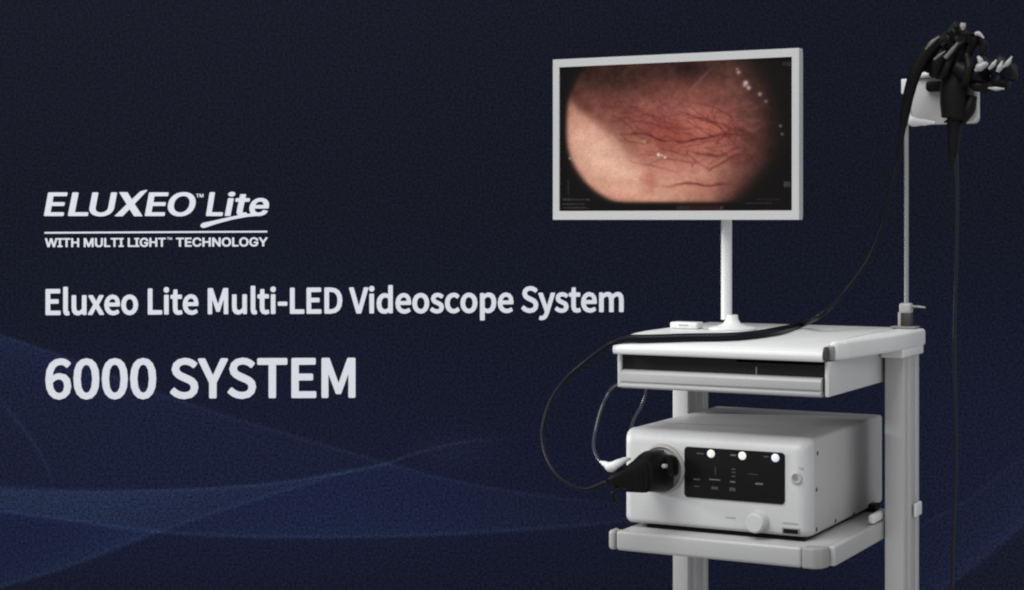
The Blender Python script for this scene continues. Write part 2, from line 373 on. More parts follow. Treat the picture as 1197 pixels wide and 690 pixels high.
# letter outlines, in photo pixels on the board
OUTLINES = {
    'subtitle': '60.45,337.92 54.45,337.96 53.85,338.18 53.45,338.76 53.4,367.18 53.49,367.93 53.91,368.43 54.45,368.59 70.2,368.47 70.7,368.16 70.98,367.43 70.97,364.18 70.75,363.68 70.45,363.41 69.95,363.26 59.45,363.31 58.95,363.18 58.95,355.32 59.2,355.16 67.45,355.12 68.2,354.97 68.53,354.68 68.74,354.18 68.75,351.18 68.72,350.68 68.45,350.2 68.2,350 67.7,349.86 59.45,349.9 59.2,349.9 58.95,349.74 58.91,343.68 58.95,343.36 59.2,343.2 69.45,343.14 69.95,343.03 70.38,342.68 70.57,342.18 70.54,338.68 70.2,338.14 69.45,337.88;75.05,335.41 74.55,335.56 74.3,335.76 74.01,336.44 74.03,363.44 74.51,366.19 75.8,368.11 76.55,368.51 78.3,368.99 78.8,368.99 80.8,368.62 81.3,368.26 81.53,367.69 80.95,364.44 80.55,363.94 79.65,363.69 79.53,363.44 79.51,336.44 79.36,335.94 79.16,335.69 78.55,335.4;96.9,345.16 96.3,345.44 96.09,345.69 95.93,346.19 95.92,360.69 94.65,362.28 93.4,363.27 93.05,363.44 91.9,363.64 90.65,363.33 90.43,363.19 89.77,362.19 89.59,361.69 89.26,358.94 89.19,345.94 88.9,345.49 88.65,345.32 87.9,345.2 84.65,345.26 84.15,345.57 83.92,345.94 83.86,359.69 84.46,364.19 84.78,364.94 86.65,367.47 87.15,367.89 90.65,368.92 91.15,368.93 93.65,368.31 96.4,366.62 96.65,367.74 96.9,368.08 97.4,368.34 100.4,368.34 100.9,368.13 101.24,367.69 101.34,366.94 101.29,345.94 100.99,345.44 100.4,345.15;131.48,344.44 127.98,345.33 124.81,347.96 122.76,351.71 122.02,356.71 122.82,361.71 124.98,365.46 128.23,367.87 132.48,368.72 134.98,368.36 137.48,367.37 139.48,366.04 139.69,365.46 139.49,364.71 138.38,362.46 137.73,362.03 136.98,362.14 135.48,363 134.24,363.46 132.98,363.64 132.48,363.61 129.98,362.9 128.23,360.77 127.73,358.61 127.98,358.45 139.48,358.35 139.98,358.07 140.23,357.71 140.5,355.21 139.52,349.71 136.73,346.03 136.48,345.8 135.98,345.59 131.98,344.45;104.23,345.16 103.73,345.46 103.56,345.71 103.45,346.21 103.58,346.71 109.1,356.21 103.08,366.71 102.96,367.46 103.21,367.96 103.73,368.29 104.23,368.33 107.48,368.31 107.98,368.17 108.23,367.98 111.98,361.07 112.23,360.92 116.02,367.46 116.48,368.05 117.23,368.26 120.73,368.23 121.23,368.07 121.69,367.46 121.63,366.71 115.86,356.96 115.68,356.46 121.05,346.71 121.21,345.96 121,345.46 120.73,345.21 120.23,345.04 116.73,345.05 116.23,345.22 115.8,345.71 112.91,351.46 112.73,351.78 112.48,351.78 109.05,345.71 108.73,345.33 107.98,345.09;130.95,349.71 131.98,349.53 133.73,350.03 134.95,351.71 135.23,353.73 134.73,353.82 128.23,353.85 127.78,353.71 128.14,352.21 128.39,351.71 129.73,350.1;151.5,344.33 147.75,345.24 144.61,347.6 142.45,351.6 141.71,356.6 142.5,361.57 144.67,365.35 147.75,367.73 151.75,368.62 155.5,367.73 158.75,365.18 160.87,361.35 161.72,356.35 160.82,351.35 158.75,347.58 155.5,345.16 152,344.34;151.47,349.6 152,349.61 153.75,350.2 154.19,350.6 155.52,352.6 156.18,356.35 155.48,360.35 153.94,362.6 151.75,363.38 149.5,362.65 148.08,360.6 147.84,360.1 147.25,356.6 147.94,352.6 149.5,350.31;174.01,337.32 173.51,337.46 173.26,337.66 172.97,338.34 172.96,366.59 173.08,367.34 173.51,367.81 174.01,367.95 189.01,367.81 189.58,367.34 189.73,366.84 189.74,366.34 189.73,363.59 189.51,363.05 189.01,362.68 178.47,362.59 178.37,362.09 178.33,338.09 178.03,337.59 177.51,337.32;194.49,335.67 192.99,336.03 191.99,336.95 191.69,337.45 191.44,338.95 191.66,340.45 191.99,341.07 192.99,341.98 194.74,342.45 196.24,342.01 197.09,341.2 197.49,340.61 197.85,338.95 197.41,337.2 196.54,336.2 195.99,335.89;192.74,344.68 192.24,344.99 191.95,345.7 191.97,366.95 192.24,367.5 192.74,367.8 196.49,367.81 197.09,367.45 197.25,367.2 197.35,366.7 197.32,345.45 197.04,344.95 196.49,344.65;203.65,338.62 203.15,338.89 202.85,339.38 202.4,344.58 200.11,344.88 199.65,345.16 199.36,345.88 199.36,348.63 199.53,349.13 200.15,349.59 201.9,349.63 202.19,349.88 202.2,360.13 202.72,364.13 202.95,364.63 204.54,366.88 205.15,367.39 208.65,368.31 212.65,367.49 213.24,367.13 213.4,366.84 213.48,366.38 212.73,363.38 212.41,362.88 212.15,362.71 211.65,362.61 209.65,363.18 209.4,363.17 208.4,362.83 207.9,362.12 207.61,360.13 207.6,350.13 207.65,349.72 207.9,349.6 211.9,349.56 212.41,349.38 212.67,349.13 212.87,348.63 212.85,345.38 212.58,344.88 211.9,344.54 208.15,344.55 207.65,344.42 207.6,339.63 207.4,339.05 207.15,338.79 206.65,338.59;222.4,344.12 219.65,344.83 216.53,347.38 214.44,351.13 213.67,356.13 214.44,361.13 216.55,364.88 219.9,367.39 224.15,368.22 226.65,367.86 229.13,366.88 231.07,365.63 231.24,365.38 231.35,364.88 231.15,364.25 230.13,362.13 229.9,361.82 229.4,361.54 228.65,361.64 227.15,362.5 225.9,362.96 224.65,363.14 224.15,363.12 221.65,362.42 219.92,360.38 219.36,358.13 219.9,357.95 231.15,357.85 231.65,357.56 231.91,357.13 232.15,354.63 231.13,349.13 228.4,345.56 227.9,345.18 223.65,343.96 223.15,343.94;222.95,349.13 223.65,349.04 225.4,349.56 226.57,351.13 226.9,353.14 226.65,353.31 226.4,353.32 219.9,353.35 219.65,353.35 219.41,353.13 219.93,351.38 221.37,349.63;261.8,336.84 261.13,337.12 260.81,337.62 255.05,355.33 254.8,355.17 254.55,354.48 248.9,337.37 248.55,337.05 247.8,336.91 244.05,336.94 243.55,337.08 243.23,337.37 243,338.12 243,366.37 243.07,366.87 243.55,367.43 244.05,367.57 247.05,367.56 247.62,367.37 248.02,366.87 248.1,366.37 248.11,351.62 248.14,351.12 248.3,350.72 252.91,364.12 253.12,364.37 253.55,364.6 255.8,364.63 256.55,364.5 256.8,364.32 257.09,363.87 261.55,350.52 261.67,352.37 261.7,366.62 262.05,367.2 262.3,367.37 262.8,367.47 266.05,367.42 266.55,367.14 266.75,366.87 266.88,366.12 266.83,337.62 266.55,337.13 266.05,336.85;284.37,344.15 283.76,344.42 283.55,344.67 283.4,345.17 283.38,359.67 282.12,361.26 280.87,362.25 280.52,362.42 279.37,362.63 277.87,362.22 277.21,361.17 277.06,360.67 276.73,357.92 276.66,344.92 276.37,344.48 276.12,344.31 275.37,344.19 272.12,344.25 271.62,344.56 271.39,344.92 271.32,358.67 271.92,363.17 272.12,363.73 273.99,366.42 274.62,366.91 278.37,367.94 281.12,367.29 283.62,365.65 283.87,365.88 283.92,366.42 284.13,366.92 284.4,367.17 284.87,367.34 287.87,367.32 288.37,367.12 288.71,366.67 288.8,365.92 288.76,344.92 288.45,344.42 287.87,344.14;294.19,334.23 293.69,334.37 293.44,334.57 293.14,335.26 293.16,362.26 293.55,365.01 294.91,367.01 295.44,367.28 297.19,367.75 297.94,367.81 299.94,367.39 300.39,367.01 300.57,366.51 300.09,363.26 299.69,362.76 299.19,362.58 298.69,362.56 298.56,362.26 298.54,335.26 298.4,334.76 298.2,334.51 297.69,334.24;304.94,338.15 304.51,338.51 304.31,339.01 304.01,344.01 303.69,344.13 301.69,344.33 301.14,344.76 300.95,345.51 300.96,348.01 301.19,348.66 301.69,349.02 303.44,349.09 303.76,349.26 303.81,359.76 304.37,363.76 306.28,366.51 306.94,366.89 310.44,367.76 314.19,366.94 314.69,366.63 314.98,366.01 314.38,363.01 314.17,362.51 313.69,362.13 313.19,362.06 310.94,362.62 309.98,362.26 309.48,361.51 309.21,359.51 309.2,349.51 309.22,349.26 309.44,349.06 313.44,349.02 314.1,348.76 314.31,348.51 314.47,348.01 314.43,344.76 314.1,344.26 313.44,343.99 309.44,344 309.21,343.76 309.2,339.26 309.01,338.51 308.69,338.2 308.19,338.04 305.44,338.04;319.23,334.99 317.73,335.36 316.73,336.27 316.43,336.77 316.19,338.27 316.4,339.77 316.73,340.4 317.73,341.31 319.48,341.78 320.98,341.33 321.83,340.52 322.23,339.94 322.59,338.27 322.15,336.52 321.28,335.52 320.73,335.22;317.48,344.01 316.98,344.32 316.69,345.02 316.71,366.27 316.98,366.82 317.48,367.13 321.23,367.13 321.83,366.77 321.99,366.52 322.09,366.02 322.06,344.77 321.78,344.27 321.23,343.97;326.11,352.78 325.61,352.83 325.21,353.03 324.99,353.28 324.81,353.78 324.85,356.78 325.11,357.26 325.54,357.53 334.86,357.55 335.61,357.3 335.95,356.78 335.99,353.78 335.85,353.28 335.36,352.84 334.86,352.74;340.07,336.42 339.57,336.56 339.32,336.76 339.02,337.45 339.02,365.7 339.13,366.45 339.57,366.91 340.07,367.05 354.57,366.98 355.32,366.84 355.82,366.27 355.89,365.45 355.88,362.7 355.7,362.2 355.32,361.85 354.57,361.72 344.82,361.76 344.57,361.63 344.48,337.2 344.18,336.7 343.57,336.41;365.2,336.28 359.45,336.31 358.95,336.46 358.7,336.66 358.41,337.28 358.4,365.53 358.49,366.28 358.91,366.78 359.45,366.95 374.7,366.87 375.2,366.79 375.76,366.28 375.89,365.53 375.87,362.53 375.65,362.03 375.2,361.69 374.7,361.61 364.2,361.66 363.85,361.53 363.81,354.03 363.95,353.57 372.95,353.4 373.44,353.03 373.64,352.53 373.66,349.53 373.62,349.03 373.45,348.68 373.2,348.42 372.7,348.22 363.95,348.2 363.81,347.78 363.81,342.03 363.95,341.6 364.2,341.55 374.7,341.44 375.2,341.12 375.47,340.53 375.44,337.03 375.13,336.53 374.45,336.24;380.36,336.2 379.86,336.35 379.61,336.55 379.32,337.21 379.31,365.46 379.42,366.21 379.86,366.69 380.36,366.84 386.86,366.8 392.61,365.71 396.86,362.57 399.37,357.71 400.24,351.46 399.36,344.9 396.86,340.18 392.61,337.24 386.86,336.16;384.76,341.46 385.11,341.32 386.61,341.34 390.11,341.9 392.52,343.71 394.15,346.96 394.61,351.21 394.16,355.71 392.63,358.96 390.11,360.93 386.36,361.65 384.86,361.61 384.72,361.21;434.19,334.39 432.94,334.68 431.94,335.63 431.63,336.15 431.28,337.65 431.67,339.4 432.04,339.9 432.94,340.74 434.44,341.16 435.94,340.8 436.57,340.4 437.4,339.4 437.79,337.65 437.36,335.9 436.44,334.86 435.94,334.6 434.69,334.37;408.94,336.09 408.44,336.39 408.25,336.65 408.18,337.4 416.52,365.9 416.88,366.4 417.44,366.63 421.69,366.57 422.19,366.26 422.49,365.65 430.56,337.65 430.68,337.15 430.63,336.65 430.19,336.1 429.44,335.93 426.19,335.96 425.65,336.15 425.26,336.65 419.94,356.37 419.69,357.22 419.44,357.47 413.64,336.65 413.19,336.16 412.69,336.03;432.69,343.36 432.12,343.65 431.92,343.9 431.79,344.4 431.81,365.65 432.19,366.3 432.69,366.53 436.44,366.51 437.03,366.15 437.19,365.9 437.29,365.4 437.26,344.15 436.98,343.65 436.44,343.35;454.76,333.37 454.18,333.64 453.97,333.89 453.82,334.39 453.85,343.39 453.76,343.76 453.51,343.74 452.01,343.09 449.76,342.71 449.26,342.75 446.01,343.6 442.98,346.14 441.1,349.64 440.93,350.14 440.24,354.64 440.26,355.39 440.78,359.89 442.37,363.39 442.76,363.94 445.51,366.16 449.01,367 451.76,366.51 454.26,365.19 454.76,366.13 455.01,366.31 455.51,366.43 458.51,366.35 459.01,365.96 459.21,365.39 459.21,334.39 459.07,333.89 458.87,333.64 458.26,333.35;449.58,348.14 450.26,347.91 451.51,348.05 452.87,348.64 453.72,349.39 453.8,349.64 453.76,359.55 452.7,360.64 451.51,361.42 451.01,361.63 450.01,361.81 447.76,361 446.34,358.89 445.74,354.89 446.32,351.39 446.51,350.9 448.01,348.78;471.78,342.59 468.28,343.46 465.03,346.12 462.98,349.87 462.24,354.87 463.03,359.84 465.2,363.62 468.53,366.07 472.53,366.89 475.28,366.5 477.53,365.63 479.55,364.37 479.87,363.87 479.82,363.12 478.6,360.62 478.03,360.22 477.28,360.27 475.78,361.13 474.53,361.6 473.28,361.79 472.78,361.79 470.28,361.11 468.68,359.37 468.34,358.87 467.89,356.87 468.03,356.64 479.78,356.49 480.28,356.15 480.45,355.87 480.73,353.37 479.74,347.87 477.03,344.29 476.78,344.03 476.28,343.78 472.28,342.63;471.12,347.87 472.03,347.68 473.78,348.11 474.03,348.28 475.17,349.87 475.47,351.62 475.43,351.87 475.03,351.98 468.53,352.01 468.03,351.93 468.01,351.62 468.45,350.12 468.61,349.87 470.03,348.2;491.73,342.49 487.98,343.4 484.83,345.77 482.67,349.77 481.93,354.77 482.73,359.73 484.89,363.52 487.98,365.9 491.98,366.78 495.73,365.9 498.98,363.34 501.09,359.52 501.84,354.52 501.05,349.52 498.98,345.74 495.73,343.33 492.23,342.51;491.7,347.77 492.23,347.77 493.98,348.36 494.42,348.77 495.74,350.77 496.4,354.52 495.7,358.52 494.16,360.77 491.98,361.55 489.73,360.82 488.3,358.77 488.06,358.27 487.47,354.77 488.16,350.77 489.73,348.47;511.28,342.39 507.53,343.22 507.03,343.55 504.72,345.91 503.79,349.16 503.77,349.66 504.71,352.66 505.03,353.15 507.28,355.28 511.78,357.25 513.03,358.19 513.28,358.46 513.67,359.41 513.71,359.66 513.53,360.43 513.19,360.91 512.58,361.41 511.28,361.7 510.78,361.69 509.03,361.35 507.57,360.66 505.78,359.35 505.03,359.29 504.53,359.61 504.31,359.91 502.86,362.16 502.74,362.66 502.87,363.16 503.05,363.41 505.38,365.16 508.03,366.23 511.03,366.68 515.03,365.75 515.59,365.41 518.13,362.91 519.09,359.16 518.11,355.66 517.78,355.21 515.28,353.17 510.47,350.91 509.49,350.16 509.13,349.16 509.34,348.41 510.03,347.69 511.53,347.33 513.03,347.56 514.03,348.04 515.53,349.08 516.28,349.07 516.78,348.68 518.43,346.41 518.59,345.91 518.49,345.41 518.06,344.91 516.28,343.68 514.28,342.81 512.03,342.42;530.14,342.29 526.39,343.17 523.1,345.56 520.84,349.56 520.1,354.56 520.89,359.53 522.89,363.24 526.14,365.74 530.14,366.58 532.64,366.22 534.89,365.19 537.14,363.58 537.34,363.31 537.47,362.81 537.34,362.31 536.03,360.06 535.66,359.56 535.39,359.39 534.64,359.36 532.89,360.65 531.64,361.16 530.39,361.36 528.02,360.56 526.5,358.56 526.23,358.06 525.64,354.56 526.19,351.06 526.35,350.56 528.11,348.31 530.39,347.51 530.89,347.48 531.64,347.62 532.39,347.98 533.89,349.04 534.64,349.12 535.14,348.82 535.35,348.56 537.01,346.06 537.04,345.56 536.81,345.06 535.02,343.56 532.89,342.59;547.96,342.19 544.46,343.03 541.16,345.46 538.9,349.46 538.16,354.46 538.97,359.46 541.21,363.19 544.46,365.66 548.21,366.48 552.21,365.51 555.36,362.96 557.43,359.21 558.17,354.21 557.38,349.21 555.33,345.46 551.96,342.98 548.46,342.2;547.93,347.46 548.46,347.47 550.21,348.06 550.65,348.46 551.97,350.46 552.63,354.21 551.93,358.21 550.39,360.46 548.21,361.24 545.96,360.51 544.53,358.46 544.29,357.96 543.7,354.46 544.39,350.46 545.96,348.17;571.14,342.07 568.89,342.54 566.14,344.01 565.79,343.09 565.14,342.66 561.89,342.69 561.39,342.99 561.17,343.34 561.09,344.09 561.1,373.59 561.36,374.34 561.89,374.68 565.64,374.69 566.14,374.5 566.49,374.09 566.6,373.59 566.64,365.29 566.89,365.27 568.64,365.99 570.64,366.36 574.39,365.41 577.49,362.84 579.46,358.84 580.18,353.59 579.64,349.09 578.1,345.59 577.73,345.09 575.14,342.87 571.64,342.07;570.03,347.34 570.39,347.27 570.89,347.35 572.64,347.94 573.06,348.34 574.18,350.09 574.67,353.84 573.96,357.84 573.7,358.34 572.33,360.34 570.39,361.08 569.89,361.16 569.14,361.04 567.89,360.56 566.65,359.59 566.6,349.84 566.79,349.34 567.89,348.35 569.39,347.48;591.35,341.95 587.85,342.81 584.6,345.48 582.55,349.23 581.81,354.23 582.6,359.2 584.77,362.98 588.1,365.42 592.1,366.24 594.6,365.89 597.1,364.98 599.11,363.73 599.44,363.23 599.39,362.48 598.16,359.98 597.6,359.57 596.85,359.62 595.35,360.48 594.1,360.93 592.85,361.14 592.35,361.15 589.85,360.47 588.24,358.73 587.9,358.23 587.46,356.23 587.6,355.99 599.35,355.85 599.85,355.5 600.01,355.23 600.29,352.73 599.3,347.23 596.6,343.65 596.35,343.38 595.85,343.13 591.85,341.99;590.68,347.23 591.6,347.04 593.35,347.46 593.6,347.63 594.74,349.23 595.04,350.98 594.99,351.23 594.6,351.33 588.1,351.37 587.6,351.29 587.57,350.98 588.01,349.48 588.18,349.23 589.6,347.56;619.61,334.47 615.11,335.59 611.86,338.48 611.56,339.01 610.48,342.76 610.44,343.26 611.45,347.01 613.61,349.55 616.36,351.35 622.11,354.15 623.3,355.26 623.43,355.51 623.76,357.26 623.36,358.84 623.02,359.26 621.86,360.25 619.61,360.69 619.11,360.65 616.86,360.21 614.98,359.26 612.86,357.38 612.11,357.25 611.61,357.5 611.37,357.76 609.5,360.26 609.32,360.76 609.39,361.26 609.61,361.59 612.42,364.01 615.61,365.5 619.36,366.1 624.36,364.96 625.1,364.51 628.17,361.51 629.31,357.01 628.56,353.01 626.36,350.15 623.37,348.26 617.86,345.64 616.61,344.56 616.44,344.26 616,342.76 616.34,341.51 616.61,341.11 617.86,340.17 619.86,339.76 621.66,340.01 623.36,340.75 625.11,342.16 625.86,342.33 626.36,342.13 626.61,341.87 628.46,339.26 628.5,338.76 628.27,338.26 625.86,336.25 622.86,334.91;668.86,336.21 668.5,336.51 668.29,337.01 667.91,342.01 667.61,342.16 665.86,342.31 665.36,342.46 664.9,343.01 664.83,343.51 664.83,346.01 665.11,346.76 665.61,347.07 667.36,347.11 667.73,347.26 667.78,357.76 668.34,361.76 670.23,364.51 670.86,364.91 674.11,365.79 678.11,364.99 678.61,364.72 678.95,364.01 678.34,361.01 678.11,360.49 677.61,360.15 677.11,360.1 675.11,360.68 674.86,360.65 673.86,360.29 673.34,359.51 673.08,357.51 673.07,347.51 673.11,347.25 673.36,347.09 677.36,347.05 678,346.76 678.2,346.51 678.35,346.01 678.29,342.76 677.94,342.26 677.36,342.03 673.24,342.01 673.07,341.76 673.06,337.01 672.86,336.51 672.61,336.26 672.11,336.07 669.36,336.08;688.36,341.49 685.11,342.32 682.08,344.76 679.95,348.51 679.15,353.76 679.88,358.51 682.11,362.45 685.36,364.86 689.61,365.71 692.11,365.35 694.61,364.41 696.62,363.01 696.81,362.51 696.64,361.76 695.54,359.51 695.33,359.26 694.86,359.02 694.11,359.14 692.61,360 691.36,360.46 690.11,360.63 689.61,360.6 687.36,359.97 687.06,359.76 685.36,357.77 684.83,355.76 684.85,355.51 696.61,355.36 697.25,355.01 697.51,354.51 697.63,352.26 696.66,346.76 693.86,343.02 693.36,342.66 689.36,341.51 688.86,341.41;656.36,341.73 653.11,342.51 650.61,344.84 650.22,345.51 649.51,348.76 650.33,351.76 650.59,352.26 652.86,354.37 657.61,356.55 658.86,357.49 659.05,357.76 659.38,358.76 659.14,359.76 658.44,360.51 658.11,360.66 656.86,360.92 655.36,360.75 654.86,360.64 653.36,359.96 651.61,358.66 650.86,358.47 650.36,358.67 650.11,358.92 648.57,361.26 648.39,361.76 648.46,362.26 648.85,362.76 651.11,364.41 653.61,365.42 656.61,365.89 660.61,365.01 661.36,364.61 663.84,362.01 664.74,358.51 663.81,355.01 663.53,354.51 661.11,352.48 656.11,350.12 655.11,349.3 654.81,348.51 655.06,347.51 655.61,346.96 657.36,346.54 658.36,346.67 658.86,346.85 659.69,347.26 661.11,348.27 661.61,348.36 661.97,348.26 662.36,347.98 664.14,345.51 664.25,345.01 664.09,344.51 663.86,344.24 662.11,343 659.86,341.96 657.36,341.59;632.61,342.26 630.36,342.27 629.86,342.37 629.36,342.82 629.22,343.51 636.83,364.51 636.52,365.76 635.64,367.76 634.61,368.91 633.11,369.45 631.61,369.22 631.05,369.51 630.76,370.01 630.05,372.76 630.12,373.51 630.36,373.83 630.86,374.1 633.36,374.55 636.86,373.54 637.36,373.29 639.69,370.76 640.03,370.26 641.72,366.26 648.91,343.26 648.79,342.76 648.61,342.51 648.36,342.32 647.86,342.18 644.61,342.2 644.11,342.38 643.86,342.61 643.57,343.26 639.61,356.74 639.36,356.81 634.61,342.9 634.31,342.51 633.86,342.29;687.85,346.76 689.11,346.53 690.86,347.02 692.09,348.76 692.39,350.51 692.29,350.76 685.36,350.84 684.93,350.76 684.96,350.26 685.47,348.76 686.86,347.09;722.05,341.23 719.3,341.92 717.23,343.27 716.05,344.38 715.3,343.39 713.3,341.8 710.55,341.31 707.8,341.8 705.3,343.49 705.11,343.27 705.03,342.77 704.8,342.28 704.3,341.94 701.3,341.89 700.8,342.04 700.51,342.27 700.25,343.02 700.25,363.77 700.28,364.27 700.56,364.77 700.8,364.96 701.3,365.1 704.55,365.09 705.05,364.97 705.52,364.52 705.66,363.77 705.67,349.27 705.8,349.01 707.05,347.74 708.3,346.88 709.3,346.62 710.79,347.02 711.41,348.02 711.58,348.52 711.92,351.27 711.93,364.02 712.05,364.45 712.3,364.77 713.05,365.04 716.3,365.02 716.8,364.87 717.15,364.52 717.33,363.77 717.33,349.27 717.55,348.87 718.8,347.62 720.05,346.77 721.05,346.55 722.3,346.85 722.55,347.02 723.31,348.27 723.59,351.27 723.59,363.77 723.67,364.27 724.05,364.77 724.55,364.97 728.05,364.95 728.52,364.77 728.78,364.52 729,363.77 728.99,350.52 728.35,345.77 728.09,345.27 726.05,342.44 725.3,342.13',
